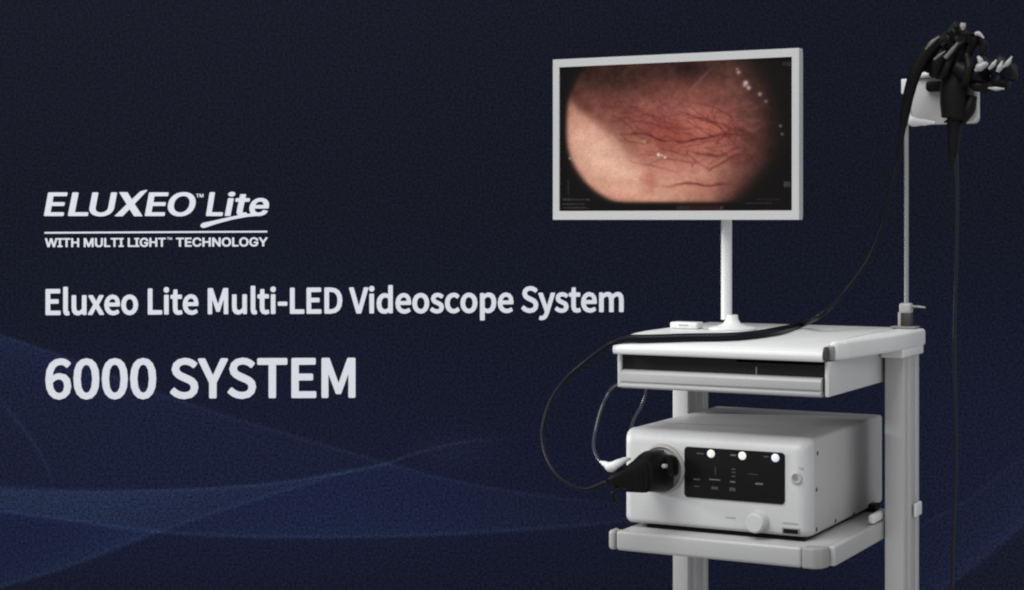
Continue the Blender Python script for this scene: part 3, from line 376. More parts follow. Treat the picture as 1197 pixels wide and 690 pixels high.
    'heading': '70.5,418.99 64.25,420.29 58.75,424.48 58.24,425 54.46,432.75 53.21,444 54.28,454 57.55,461.25 62.75,465.86 69.25,467.39 70,467.26 76.5,465.23 81.25,460.21 81.62,459.75 81.81,459.25 83.54,451.5 82.03,443.75 81.78,443 77.65,438.5 77.06,438 69.75,436.3 65.75,436.9 62.5,438.65 62.25,438.75 62.1,438.5 62.51,435 64.62,430 67.5,427.6 68,427.39 71.25,426.61 73.25,426.86 75.25,427.85 77.44,429.75 78,429.92 78.5,429.9 79.29,429.5 82.45,426 82.75,425.5 82.85,424.75 82.5,423.92 79.25,421.13 75.5,419.49 71,418.96;68.97,443.5 72.25,444.39 74.25,446.79 74.49,447.25 75.18,451.5 74.36,455.75 74.18,456.25 72.25,458.76 69.25,459.65 65.75,458.49 63.15,454.75 62.92,454.25 61.69,448 64.01,445.5 66.74,444;101.03,418.84 95.28,420.24 94.78,420.44 90.2,424.62 89.78,425.12 86.9,432.62 85.98,442.87 86.89,453.37 89.78,460.71 90.28,461.29 94.78,465.52 100.53,467.13 101.28,467.26 107.03,465.73 107.78,465.42 112.53,460.62 115.44,453.12 116.32,442.87 115.43,432.62 112.53,425.05 112.03,424.46 107.65,420.37 101.78,418.91;100.74,426.62 101.28,426.46 104.28,427.78 106.78,432.79 107.98,442.87 106.79,452.87 104.35,457.87 104.03,458.12 101.28,459.42 98.03,457.98 95.49,452.87 94.49,442.87 95.51,432.87 97.96,427.87;134.15,418.71 128.4,420.11 127.9,420.31 123.48,424.49 123.07,424.99 120.19,432.49 119.1,442.74 120.18,453.24 123.15,460.7 127.9,465.39 133.65,467 134.4,467.13 140.15,465.59 140.9,465.29 145.65,460.49 148.56,452.99 149.61,442.74 148.55,432.49 145.54,424.74 141.15,420.52 140.65,420.18 134.9,418.78;133.86,426.49 134.4,426.32 134.65,426.4 137.65,427.73 139.99,432.49 140.15,432.99 141.11,442.74 140.08,452.74 137.64,457.74 134.4,459.3 131.15,457.85 128.61,452.74 127.61,442.74 128.63,432.74 131.08,427.74;167.27,418.58 161.52,419.98 161.02,420.18 156.6,424.36 156.19,424.86 153.31,432.36 152.22,442.61 153.3,453.11 156.27,460.57 161.02,465.26 166.77,466.87 167.52,466.99 173.27,465.46 174.02,465.16 178.77,460.36 181.85,452.86 182.73,442.61 181.84,432.36 178.66,424.61 174.27,420.39 173.77,420.04 168.02,418.64;167.03,426.36 167.52,426.19 167.77,426.27 170.77,427.6 173.22,432.61 174.23,442.61 173.2,452.61 170.76,457.61 170.4,457.86 167.52,459.17 164.64,457.86 164.34,457.61 161.9,452.61 160.73,442.61 161.92,432.61 164.38,427.61;283.38,418.11 275.63,419.86 270.63,424.1 270.09,424.89 268.2,430.89 268.18,431.64 269.73,437.39 273.54,441.39 277.88,443.92 287.63,448.16 289.63,449.94 289.9,450.39 290.58,452.89 289.88,455.51 289.63,455.81 287.38,457.58 282.88,458.36 278.88,457.7 275.38,456.11 271.63,453.17 271.13,453.03 270.63,453.05 270.13,453.24 269.66,453.64 266.56,457.39 266.23,457.89 266.1,458.64 266.22,459.14 266.63,459.72 271.38,463.41 276.63,465.64 283.13,466.53 291.13,464.8 291.63,464.63 292.13,464.27 297.36,459.64 299.37,453.14 299.5,452.39 298.18,446.39 297.85,445.89 294.57,442.14 289.63,439.36 280.13,435.15 278.13,433.54 277.88,433.2 277.11,430.89 277.65,428.89 277.93,428.39 280.13,426.79 283.63,426.09 286.88,426.51 289.88,427.69 292.63,429.85 293.13,430.06 293.63,430.09 294.13,429.95 294.63,429.6 297.63,425.9 297.89,425.39 297.94,424.64 297.6,423.89 293.63,420.76 288.88,418.8;215.88,418.39 208.38,420.12 203.16,424.39 202.77,424.89 202.58,425.39 200.77,431.14 200.74,431.89 202.46,437.64 206.25,441.64 210.63,444.2 220.38,448.54 222.38,450.26 222.6,450.64 223.16,453.14 222.4,455.89 219.96,457.89 215.88,458.63 215.38,458.6 211.38,457.94 207.88,456.32 204.38,453.45 203.88,453.3 203.38,453.31 202.88,453.5 202.41,453.89 199.31,457.64 198.98,458.14 198.83,458.89 198.94,459.39 199.38,460.01 203.88,463.65 209.38,465.91 215.63,466.8 223.88,465.06 224.38,464.89 224.88,464.52 230.11,459.89 230.32,459.39 231.95,453.39 232.07,452.64 230.73,446.64 227.12,442.39 222.13,439.6 212.88,435.52 210.78,433.89 210.41,433.39 209.67,431.14 210.22,429.14 210.52,428.64 212.63,427.08 216.13,426.37 219.63,426.79 222.38,427.92 225.38,430.13 225.88,430.33 226.38,430.35 226.88,430.21 227.38,429.85 230.38,426.15 230.63,425.64 230.68,424.89 230.31,424.14 226.13,421 221.38,419.06;259.13,418.88 258.28,419.14 257.66,419.89 249.13,438.49 248.88,438.41 248.63,437.91 240.41,420.14 239.93,419.39 239.38,419.05 238.88,418.96 232.88,418.99 232.38,419.12 231.97,419.39 231.5,420.14 231.47,420.89 231.65,421.39 244.51,447.64 244.59,464.39 244.88,465.15 245.63,465.73 246.38,465.83 251.88,465.79 252.63,465.47 253.08,464.89 253.24,464.14 253.3,447.64 266.49,420.89 266.52,420.14 266.34,419.64 265.88,419.14 265.38,418.91;322.05,418.62 302.3,418.7 301.8,418.8 301.27,419.12 300.9,419.62 300.76,420.12 300.78,425.37 301.05,425.98 301.55,426.44 302.3,426.66 313.8,426.62 314.05,426.82 314.06,463.87 314.21,464.62 314.55,465.09 315.05,465.43 315.55,465.55 321.55,465.47 322.3,465.01 322.57,464.62 322.71,464.12 322.8,426.67 323.05,426.58 334.55,426.53 335.05,426.41 335.55,426.08 335.88,425.62 336.03,425.12 336.01,419.87 335.64,419.12 335.05,418.7 334.3,418.57;355.25,418.49 342.25,418.54 341.75,418.64 341.25,418.94 340.75,419.74 340.7,463.74 340.75,464.24 340.97,464.74 341.25,465.05 341.75,465.35 342.5,465.45 368.25,465.34 368.75,465.26 369.25,464.99 369.76,464.24 369.84,463.74 369.82,458.74 369.49,457.99 368.75,457.47 368,457.38 349.75,457.46 349.5,457.4 349.38,457.24 349.36,445.24 349.5,444.88 364.75,444.76 365.25,444.59 365.75,444.16 366,443.7 366.09,442.99 366.08,438.24 365.75,437.44 365,436.91 364.25,436.82 349.5,436.84 349.36,436.49 349.36,426.99 349.5,426.52 367.75,426.39 368.25,426.24 368.75,425.87 369,425.49 369.15,424.99 369.13,419.74 368.76,418.99 368.25,418.6 367.5,418.44;407.17,418.29 406.42,418.58 405.85,419.3 396.17,446.68 395.92,447.33 395.67,447.41 385.43,419.05 384.84,418.55 383.92,418.37 377.42,418.4 376.67,418.62 376.17,419.08 375.93,419.55 375.87,420.05 375.87,463.55 375.99,464.3 376.31,464.8 376.61,465.05 377.42,465.31 382.67,465.27 383.17,465.1 383.56,464.8 383.97,464.05 383.97,438.3 384.17,437.77 392.49,460.05 392.98,460.55 393.67,460.81 397.42,460.81 397.92,460.77 398.42,460.58 398.77,460.3 399.09,459.8 407.17,437.61 407.32,438.05 407.28,463.3 407.35,464.05 407.61,464.55 407.92,464.85 408.42,465.11 408.92,465.18 414.17,465.15 414.92,464.87 415.41,464.3 415.6,463.3 415.57,419.55 415.17,418.77 414.67,418.4 414.17,418.27',
    'word': '57.47,225.05 56.7,225.32 56.36,225.82 51.53,252.07 51.69,252.32 52.1,252.57 52.97,252.73 72.97,252.73 73.72,252.65 74.22,252.42 74.51,252.07 75.07,249.07 75.01,248.82 74.78,248.57 74.22,248.32 73.47,248.25 59.97,248.24 59.47,248.16 59.36,248.07 59.38,247.82 60.59,241.32 60.72,241.05 61.22,240.97 74.22,240.95 74.81,240.82 75.22,240.59 75.48,240.07 75.98,237.32 75.93,237.07 75.72,236.82 75.22,236.58 74.47,236.48 62.22,236.48 61.56,236.32 62.73,229.82 62.88,229.57 77.72,229.45 78.22,229.27 78.64,228.82 79.17,226.07 79.12,225.57 78.88,225.32 78.47,225.13 77.72,225.02;85.69,225.07 85.01,225.32 84.67,225.82 79.5,252.07 79.66,252.32 80.07,252.57 80.94,252.73 101.44,252.73 102.19,252.64 102.69,252.39 102.94,252.07 103.54,249.07 103.49,248.82 103.26,248.57 102.69,248.32 101.94,248.25 88.44,248.24 87.94,248.22 87.68,248.07 92.06,225.82 91.99,225.57 91.74,225.32 90.94,225.05;109.06,225.06 108.35,225.32 108.01,225.82 104.72,243.07 104.6,244.82 104.84,246.57 105.52,248.07 106.56,249.49 108.06,250.78 109.46,251.57 112.06,252.53 114.81,253.04 117.56,253.14 120.06,253.04 122.88,252.57 125.56,251.72 127.81,250.64 129.42,249.57 130.88,248.32 132.27,246.57 133.15,244.82 133.61,243.32 136.92,226.07 136.95,225.82 136.81,225.49 136.31,225.17 135.81,225.04 131.31,225.02 130.56,225.13 130.15,225.32 129.9,225.57 126.6,242.57 126.11,244.07 124.99,245.82 124.17,246.57 123.08,247.32 122.06,247.8 120.81,248.19 119.56,248.44 118.06,248.5 116.56,248.45 115.56,248.24 114.39,247.82 113.56,247.32 112.98,246.82 112.44,246.07 112.02,245.07 111.85,244.07 111.93,242.82 115.13,226.07 115.09,225.57 114.56,225.18 113.81,225.03;175.31,225.06 174.59,225.32 174.25,225.82 169.38,252.07 169.54,252.32 169.94,252.57 170.81,252.73 191.06,252.73 191.81,252.63 192.31,252.39 192.56,252.07 193.13,249.07 193.07,248.82 192.84,248.57 192.31,248.33 191.56,248.25 177.81,248.24 177.31,248.13 177.28,247.82 178.6,241.07 179.31,240.97 192.31,240.95 192.88,240.82 193.31,240.57 193.54,240.07 194.05,237.32 194,237.07 193.79,236.82 193.26,236.57 192.56,236.48 180.31,236.48 179.81,236.46 179.48,236.32 180.66,229.82 180.78,229.57 195.81,229.45 196.31,229.28 196.74,228.82 197.27,226.07 197.23,225.57 196.98,225.32 196.56,225.13 195.81,225.02;214.25,224.71 211.25,225.04 209.75,225.35 208,225.86 206.25,226.55 203.5,228.15 201.3,229.96 199.93,231.46 198.83,232.96 197.45,235.71 196.86,237.46 196.32,240.46 196.28,241.96 196.41,243.46 196.8,245.21 197.8,247.46 199.47,249.46 201.5,251 203.25,251.91 206.5,252.8 208.25,253.03 210.25,253.09 212,253.03 213.75,252.81 217.5,251.85 219,251.21 221.5,249.79 222.95,248.71 224.04,247.71 225.22,246.46 226.11,245.21 226.99,243.71 227.69,242.21 228.25,240.64 228.68,238.71 228.88,237.21 228.83,234.71 228.53,232.96 228.12,231.71 226.64,229.21 225.71,228.21 224.5,227.24 223.5,226.59 222,225.9 220.5,225.39 218.75,225.01 216.75,224.76;212.93,229.46 214.75,229.33 216,229.44 217.25,229.7 218.5,230.24 219.82,231.21 220.67,232.21 221.23,233.21 221.74,234.96 221.88,236.71 221.6,238.96 221.08,240.96 220.27,242.71 219.08,244.46 218,245.63 216.91,246.46 215.18,247.46 213.5,248.08 212.25,248.35 211,248.43 209,248.32 207.13,247.71 205.88,246.96 204.7,245.71 204.08,244.71 203.84,244.21 203.45,242.71 203.37,240.96 203.57,238.96 204.12,236.96 204.86,235.21 206,233.49 207.2,232.21 208.5,231.16 210,230.31 211.5,229.79',
    'cross': '171.68,221.95 164.68,223.66 164.18,223.88 154.43,233.07 154.08,232.72 149.18,225.02 148.93,224.8 140.18,224.77 139.68,224.89 139.66,225.22 139.8,225.47 148.24,238.97 134.43,252.34 134.18,252.76 134.42,252.97 134.68,252.99 143.43,252.97 143.8,252.72 151.68,244.68 156.87,252.72 157.18,252.97 166.18,252.99 166.44,252.97 166.68,252.79 166.62,252.47 157.78,238.97 157.57,238.47 172.01,223.22 172.15,222.97 172.12,222.72 171.93,222.18',
    'lite': '246.04,224.8 245.39,225.06 245.09,225.56 240.86,252.06 241.29,252.53 242.04,252.73 258.79,252.73 259.79,252.56 260.13,252.31 260.27,252.06 260.76,249.06 260.53,248.56 260.06,248.31 259.29,248.22 248.54,248.22 248.04,248.19 247.78,248.06 251.36,225.56 251.07,225.06 250.29,224.78;271.05,224.29 269.55,224.61 268.53,225.05 267.58,225.8 267.1,226.55 266.9,227.3 266.93,227.8 267.11,228.3 267.76,229.05 268.54,229.55 269.8,229.91 270.8,229.96 272.05,229.83 272.95,229.55 273.87,229.05 274.51,228.55 275.04,227.8 275.26,226.55 275.02,225.8 274.58,225.3 273.8,224.79 272.8,224.43 271.8,224.27;267.55,231.74 266.89,232.05 266.63,232.55 262.91,251.55 262.87,252.05 262.99,252.3 263.32,252.55 263.8,252.7 268.55,252.71 269.1,252.55 269.43,252.3 269.56,252.05 273.33,232.8 273.3,232.25 273.05,231.98 272.55,231.76;281.72,227.13 281.22,227.3 280.85,227.64 279.95,231.64 279.47,231.79 276.47,231.84 275.81,232.14 275.55,232.64 275.03,235.14 275.23,235.64 275.97,235.98 278.47,236.02 278.98,236.14 276.73,247.14 276.68,248.89 277.13,250.14 277.97,251.17 278.47,251.54 279.97,252.29 281.97,252.76 284.22,252.93 286.22,252.88 288.22,252.55 288.72,252.28 288.96,251.89 288.76,249.39 288.62,248.89 288.22,248.59 287.47,248.42 285.22,248.61 284.22,248.52 283.94,248.39 283.76,248.14 283.81,246.89 286.09,236.14 286.72,236.02 290.72,236 291.47,235.74 291.77,235.39 291.84,235.14 292.31,232.89 292.31,232.39 291.97,232.04 291.22,231.81 287.47,231.79 287.04,231.64 287.77,227.89 287.71,227.64 287.22,227.25 286.47,227.1;304.05,231.54 302.55,231.64 300.55,232.13 298.55,232.95 296.73,234.05 295.25,235.3 293.97,236.8 292.97,238.55 292.2,240.3 291.78,242.05 291.6,244.05 291.7,245.8 292.17,247.55 292.95,249.05 293.99,250.3 295.55,251.44 297.3,252.2 299.55,252.71 301.8,252.88 303.55,252.82 304.8,252.65 306.8,252.18 308.55,251.43 310.55,250.24 311.63,249.3 312.29,248.55 313.08,247.3 313.02,246.8 312.55,246.46 309.05,245.69 308.3,245.61 307.55,245.82 305.8,247.52 304.55,248.17 304.05,248.33 302.3,248.57 300.8,248.38 299.84,248.05 299.14,247.55 298.49,246.8 298.12,246.05 297.91,245.3 297.87,244.3 297.91,244.05 298.05,243.97 312.8,243.93 313.58,243.8 313.98,243.55 314.15,243.3 314.63,240.3 314.57,238.55 314.33,237.3 313.91,236.05 313.29,235.05 312.66,234.3 311.3,233.12 310.3,232.56 309.05,232.09 307.8,231.75 306.55,231.58;302.68,236.05 304.55,235.8 305.8,235.96 306.65,236.3 307.3,236.88 308.02,238.05 308.26,239.55 308.05,239.7 307.55,239.74 299.05,239.7 298.81,239.55 298.9,239.3 299.52,238.3 300.05,237.71 301.14,236.8',
    'swoosh': '299.01,249.25 285.01,250.53 268.26,253.88 250.26,257.99 237.26,260.61 234.52,263.02 234.7,264.77 235.01,265.23 236.51,266.5 236.76,266.59 239.76,266.35 252.76,261.95 271.01,257.01 289.01,253.67 302.01,252.36 310.01,250.86 310.27,250.77 310.39,250.27 310.38,249.52 310.27,249.27 310.01,249.22',
    'trade': '229.52,226.75 229.42,227.02 229.52,227.49 230.62,227.52 230.76,227.62 230.77,230.82 230.92,230.97 231.52,230.97 231.65,230.72 231.66,227.62 231.79,227.52 232.92,227.46 232.96,226.82 232.72,226.72;233.52,226.74 233.4,227.02 233.46,230.92 234.12,230.97 234.27,230.82 234.32,228.68 235.27,230.82 235.52,230.98 236.04,230.92 237.02,228.71 237.1,230.82 237.32,230.98 237.92,230.92 237.92,226.78 237.12,226.72 236.89,226.82 235.72,229.58 234.49,226.82 234.32,226.72',
    'tagline': '53.14,278.61 52.8,278.78 52.74,279.23 55.59,288.83 55.84,289.13 57.64,289.18 58.1,288.98 59.89,283.06 60.04,282.84 61.92,288.98 62.44,289.16 63.94,289.15 64.24,289.04 64.45,288.68 67.09,279.87 67.54,280.42 68.89,280.48 69.04,280.57 69.06,280.73 69.06,287.03 68.89,287.2 67.69,287.22 67.39,287.36 67.26,287.78 67.26,288.68 67.38,288.98 67.84,289.14 72.64,289.12 72.94,289.08 73.24,288.83 73.27,287.63 73.13,287.33 72.79,287.19 71.59,287.18 71.46,286.88 71.47,280.58 71.59,280.47 72.79,280.45 73.16,280.28 73.28,279.98 73.28,279.08 73.09,278.63 72.64,278.52 67.84,278.54 67.24,278.72 66.79,278.55 65.12,278.63 64.89,278.93 63.19,284.99 63.04,285 61.23,278.78 60.79,278.57 58.99,278.63 58.73,278.93 56.89,285.21 55.09,278.92 54.94,278.72 54.64,278.6;73.69,278.63 73.5,278.93 73.5,279.23 73.5,279.98 73.69,280.34 73.99,280.45 76.69,280.44 76.84,280.56 76.86,288.68 76.99,288.96 77.29,289.09 78.94,289.05 79.23,288.68 79.24,280.55 79.39,280.43 82.09,280.41 82.39,280.31 82.58,279.98 82.55,278.78 82.24,278.52 81.94,278.49 74.14,278.52;83.72,278.52 83.46,278.74 83.42,279.04 83.42,288.49 83.57,288.94 83.87,289.07 85.37,289.06 85.78,288.79 85.83,284.74 85.97,284.63 86.27,284.62 90.17,284.61 90.32,284.71 90.39,288.79 90.62,288.99 90.92,289.05 92.27,289.04 92.57,288.9 92.72,288.49 92.72,279.04 92.58,278.59 92.27,278.45 90.92,278.45 90.62,278.5 90.37,278.74 90.34,282.49 90.25,282.64 86.12,282.69 85.89,282.64 85.82,282.49 85.78,278.74 85.37,278.48;98.36,278.47 98.12,278.68 98.06,278.98 98.06,288.43 98.21,288.88 98.51,289.01 99.86,289.01 100.16,288.94 100.37,288.73 100.46,283.44 102.73,288.58 103.01,288.93 104.51,288.99 104.93,288.73 107.21,283.44 107.34,288.73 107.51,288.9 107.96,288.98 109.16,288.97 109.61,288.73 109.67,278.98 109.53,278.53 109.16,278.38 107.21,278.39 106.76,278.63 103.91,285.43 103.76,285.27 100.91,278.59 100.46,278.41;111.41,278.41 111.11,278.78 111.11,285.23 111.36,286.58 111.79,287.33 112.31,287.91 113.21,288.55 114.11,288.9 114.86,289.05 116.36,289.07 117.26,288.93 118.16,288.62 118.91,288.16 119.84,287.18 120.36,285.83 120.41,278.93 120.27,278.48 119.96,278.34 118.61,278.34 118.31,278.39 118.06,278.63 118.03,285.08 117.94,285.68 117.66,286.28 117.19,286.73 116.51,287.03 115.76,287.11 115.01,287.03 114.26,286.69 113.81,286.2 113.54,285.53 113.45,278.63 113.06,278.37;122.17,278.37 121.95,278.54 121.87,278.84 121.87,288.44 121.97,288.74 122.47,288.92 128.92,288.83 129.15,288.59 129.17,288.29 129.17,287.39 128.92,287.03 124.3,286.94 124.24,278.69 124.12,278.48 123.82,278.33;129.67,278.37 129.49,278.54 129.43,278.99 129.45,279.89 129.67,280.15 132.52,280.22 132.77,280.34 132.81,288.59 132.97,288.78 133.27,288.88 134.92,288.8 135.15,288.44 135.17,280.34 135.37,280.21 138.22,280.13 138.49,279.74 138.45,278.54 138.22,278.33 137.92,278.26 130.12,278.29;138.97,278.34 138.73,278.69 138.73,279.74 138.82,279.97 139.12,280.17 140.32,280.18 140.54,280.34 140.55,286.64 140.47,286.87 140.32,286.92 139.27,286.92 138.86,287.09 138.74,287.39 138.78,288.59 138.97,288.78 139.27,288.85 144.07,288.84 144.52,288.75 144.73,288.44 144.73,287.39 144.63,287.09 144.37,286.93 143.17,286.9 142.96,286.79 142.95,280.49 143.09,280.19 144.22,280.17 144.58,280.04 144.73,279.74 144.7,278.54 144.52,278.33 144.22,278.24 139.27,278.26;167.48,278.15 166.13,278.62 165.38,279.12 164.63,279.86 164.1,280.7 163.78,281.45 163.53,282.65 163.55,284.45 163.75,285.35 164.12,286.25 164.63,287.04 165.23,287.68 166.13,288.27 166.88,288.59 168.53,288.86 169.58,288.81 170.48,288.61 171.23,288.31 171.98,287.85 172.58,287.3 173.01,286.7 173.33,286.1 173.54,285.35 173.59,283.25 173.33,283.02 173.03,282.97 169.13,282.99 168.68,283.1 168.51,283.55 168.51,284.45 168.68,284.8 168.98,284.92 170.93,284.92 171.17,285.05 170.9,285.8 170.18,286.51 169.28,286.83 168.23,286.83 167.18,286.43 166.58,285.88 166.25,285.35 165.91,284.3 165.85,283.55 165.9,282.65 166.1,281.9 166.48,281.15 166.88,280.69 167.63,280.22 168.38,280.03 169.43,280.11 170.18,280.44 170.76,281 171.23,281.85 171.53,282.02 173.03,282.03 173.33,281.94 173.54,281.6 173.44,281.15 173.21,280.55 172.73,279.8 171.98,279.07 171.38,278.67 170.48,278.28 169.43,278.06 168.68,278.01;149.78,278.26 149.54,278.45 149.48,278.75 149.51,288.5 149.78,288.77 150.08,288.81 156.53,288.72 156.75,288.5 156.8,288.2 156.79,287.3 156.53,286.92 152.18,286.87 151.99,286.85 151.88,286.7 151.87,278.6 151.73,278.35 151.43,278.22;157.28,278.26 157.05,278.6 157.04,279.65 157.16,279.95 157.58,280.11 158.63,280.11 158.84,280.25 158.85,286.55 158.78,286.8 158.63,286.84 157.58,286.85 157.17,287 157.03,287.3 157.07,288.5 157.28,288.71 157.58,288.78 162.53,288.76 162.83,288.68 163.05,288.35 163.05,287.3 162.95,287 162.68,286.85 161.48,286.83 161.26,286.7 161.25,280.4 161.33,280.14 161.45,280.1 162.53,280.09 162.91,279.95 163.05,279.65 163.02,278.45 162.83,278.25 162.53,278.16;175,278.16 174.74,278.38 174.7,278.68 174.7,288.13 174.85,288.58 175.15,288.7 176.65,288.7 177.06,288.43 177.1,284.38 177.25,284.26 177.55,284.25 181.45,284.25 181.59,284.38 181.65,288.43 182.05,288.68 183.55,288.67 183.85,288.54 184,288.13 184,278.68 183.86,278.23 183.55,278.09 182.05,278.09 181.63,278.38 181.6,282.13 181.5,282.28 177.4,282.32 177.17,282.28 177.1,282.13 177.06,278.38 176.65,278.11;185.16,278.12 184.86,278.49 184.86,279.54 185.01,279.87 185.31,280 188.01,280 188.16,280.09 188.19,288.24 188.31,288.5 188.61,288.65 190.26,288.61 190.58,288.24 190.59,280.14 190.76,279.99 193.41,279.97 193.71,279.87 193.9,279.54 193.87,278.34 193.71,278.14 193.41,278.04;206,278.05 205.7,278.42 205.7,279.47 205.85,279.8 206.3,279.93 209,279.92 209.24,280.07 209.25,288.17 209.42,288.47 209.75,288.58 211.4,288.54 211.7,288.17 211.71,280.07 211.89,279.92 215,279.82 215.24,279.47 215.21,278.27 215,278.04 214.7,277.97;216.52,278.01 216.26,278.23 216.22,278.53 216.26,288.28 216.52,288.51 216.82,288.56 223.57,288.53 224.02,288.43 224.21,288.13 224.22,287.08 224.11,286.78 223.88,286.63 218.92,286.61 218.77,286.58 218.68,286.33 218.68,284.38 218.77,284.18 223.27,284.14 223.7,283.93 223.78,283.48 223.77,282.58 223.42,282.24 218.77,282.19 218.68,281.98 218.69,280.03 218.92,279.88 223.87,279.81 224.15,279.43 224.15,278.38 224.02,278.08 223.57,277.93;229.35,277.89 228.45,278.13 227.4,278.64 226.31,279.57 225.67,280.47 225.29,281.37 225.02,283.02 225.09,284.22 225.31,285.12 225.69,286.02 226.2,286.77 226.95,287.49 227.7,287.98 228.6,288.36 229.65,288.57 231.15,288.61 232.35,288.37 233.55,287.86 234.6,287.02 235.28,286.02 235.58,285.12 235.54,284.82 235.2,284.59 233.55,284.6 233.2,284.82 232.72,285.72 232.2,286.17 231.6,286.45 230.55,286.64 229.35,286.43 228.75,286.12 228.29,285.72 227.68,284.67 227.47,283.17 227.52,282.42 227.72,281.67 228.13,280.92 228.6,280.43 229.35,279.99 230.1,279.8 231.3,279.86 232.2,280.22 232.82,280.77 233.25,281.64 233.55,281.8 235.35,281.74 235.59,281.37 235.48,280.92 235.2,280.2 234.66,279.42 234.2,278.97 233.27,278.37 231.6,277.85 230.55,277.77;236.99,277.92 236.74,278.14 236.69,278.44 236.69,287.89 236.84,288.34 237.14,288.47 238.64,288.47 238.94,288.39 239.14,288.19 239.24,284.07 243.59,284 243.89,284.01 244.04,284.14 244.09,288.19 244.49,288.44 245.99,288.44 246.3,288.34 246.45,288.19 246.5,287.89 246.5,278.44 246.36,277.99 245.99,277.84 244.49,277.85 244.07,278.14 244.04,281.89 243.94,282.04 239.54,282.09 239.24,282.06 239.18,281.89 239.13,278.14 238.94,277.95 238.64,277.87;248.4,277.88 248.14,278.09 248.1,278.39 248.1,287.84 248.25,288.29 248.55,288.42 250.05,288.42 250.35,288.35 250.54,288.14 250.65,281.75 255.45,288.25 255.9,288.4 257.55,288.39 257.85,288.29 258.04,287.84 258.04,278.39 257.9,277.94 257.55,277.8 256.05,277.81 255.61,278.09 255.57,284.09 255.45,284.41 250.66,277.94 250.2,277.82;263.57,277.75 262.07,278.24 261.17,278.81 260.42,279.53 259.87,280.33 259.53,281.08 259.27,282.28 259.29,284.08 259.5,284.98 259.88,285.88 260.42,286.66 261.17,287.37 262.07,287.91 262.97,288.26 264.62,288.49 265.82,288.4 266.72,288.19 267.62,287.79 268.45,287.23 269.46,286.03 269.91,285.13 270.17,284.08 270.26,283.03 269.96,281.08 269.52,280.18 268.98,279.43 268.38,278.83 267.62,278.32 266.72,277.95 265.82,277.72 264.77,277.63;263.97,279.73 265.22,279.67 266.33,280.03 266.9,280.48 267.32,281.02 267.72,282.13 267.81,283.03 267.76,283.78 267.38,284.98 266.63,285.88 266.12,286.2 265.37,286.45 264.17,286.47 263.57,286.3 262.97,285.98 262.17,285.13 261.73,283.93 261.7,282.43 262.14,281.08 262.82,280.28 263.27,279.98;284.02,277.67 283.12,277.91 282.07,278.41 280.95,279.35 280.32,280.25 279.96,281 279.71,282.05 279.7,283.85 279.93,284.9 280.33,285.8 280.87,286.57 281.62,287.28 282.52,287.84 283.42,288.18 285.07,288.41 286.12,288.34 287.17,288.11 288.07,287.7 288.88,287.15 289.48,286.55 290.08,285.65 290.58,284.15 290.67,283.25 290.63,282.05 290.39,281 289.98,280.1 289.44,279.35 288.81,278.75 288.07,278.25 287.17,277.87 286.12,277.62 285.22,277.55;271.72,277.78 271.46,278 271.42,278.3 271.45,288.05 271.72,288.29 272.02,288.34 278.47,288.31 278.92,288.21 279.1,287.9 279.11,286.85 278.99,286.55 278.77,286.41 274.12,286.39 273.89,286.25 273.87,278.15 273.71,277.85 273.52,277.76;284.41,279.65 285.67,279.59 286.27,279.72 286.87,280.02 287.47,280.54 287.79,281 288.19,282.2 288.21,283.7 287.81,284.9 287.05,285.8 286.57,286.11 285.82,286.37 284.62,286.39 283.42,285.91 282.6,285.05 282.17,283.85 282.14,282.35 282.52,281.1 283.27,280.18 283.72,279.89;295.76,277.62 294.26,278.11 293.36,278.66 292.61,279.4 292.06,280.2 291.68,281.1 291.42,282.75 291.49,283.95 291.69,284.85 292.08,285.75 292.61,286.53 293.36,287.24 294.11,287.72 295.01,288.09 296.06,288.3 297.11,288.36 298.76,288.12 299.66,287.79 300.33,287.4 301.01,286.83 301.49,286.2 301.86,285.45 302.05,284.7 302.06,282.71 301.61,282.47 297.41,282.49 296.96,282.59 296.81,282.75 296.77,283.2 296.79,284.1 296.96,284.31 297.26,284.42 299.36,284.41 299.59,284.55 299.16,285.45 298.46,286.04 297.56,286.33 296.36,286.32 295.61,286.1 295.01,285.73 294.57,285.3 294.15,284.55 293.93,283.8 293.87,282.9 293.93,282.15 294.19,281.25 294.64,280.5 295.31,279.94 295.91,279.67 296.81,279.51 297.86,279.64 298.61,280 299.13,280.5 299.66,281.38 299.96,281.52 301.76,281.47 301.99,281.25 301.96,280.8 301.67,280.05 301.16,279.28 300.71,278.82 299.81,278.2 298.76,277.76 298.01,277.61 296.96,277.51;302.81,277.62 302.47,277.8 302.39,277.95 302.45,278.25 306.49,283.95 306.56,287.94 307.01,288.19 308.66,288.15 308.86,288 308.96,287.7 309.03,283.8 313,278.25 313.04,277.8 312.56,277.58 310.91,277.58 310.61,277.68 307.76,281.69 304.91,277.73 304.61,277.61;195.6,277.6 195.41,277.7 195.5,278.1 196.2,278.1 196.33,278.2 196.34,280.4 196.8,280.49 196.9,280.3 196.9,278.2 197,278.1 197.7,278.1 197.82,278 197.82,277.7 197.7,277.6;198.4,277.6 198.2,277.65 198.16,277.8 198.2,280.45 198.6,280.5 198.71,280.4 198.8,278.92 199.47,280.4 199.8,280.5 200,280.4 200.7,278.84 200.74,280.4 201,280.5 201.29,280.4 201.3,277.8 201.2,277.61 200.6,277.66 199.8,279.51 199.7,279.56 198.9,277.7',
}

# ================================================================== the printed board behind the cart
DB = 4.6                                       # its distance from the lens
KB = DB / FPX
def board_xz(px, py):
    return (px - 598.5) * KB, H + (257 - py) * KB

def lin(c):
    c = np.asarray(c, float) / 255
    return np.where(c <= 0.04045, c / 12.92, ((c + 0.055) / 1.055) ** 2.4)

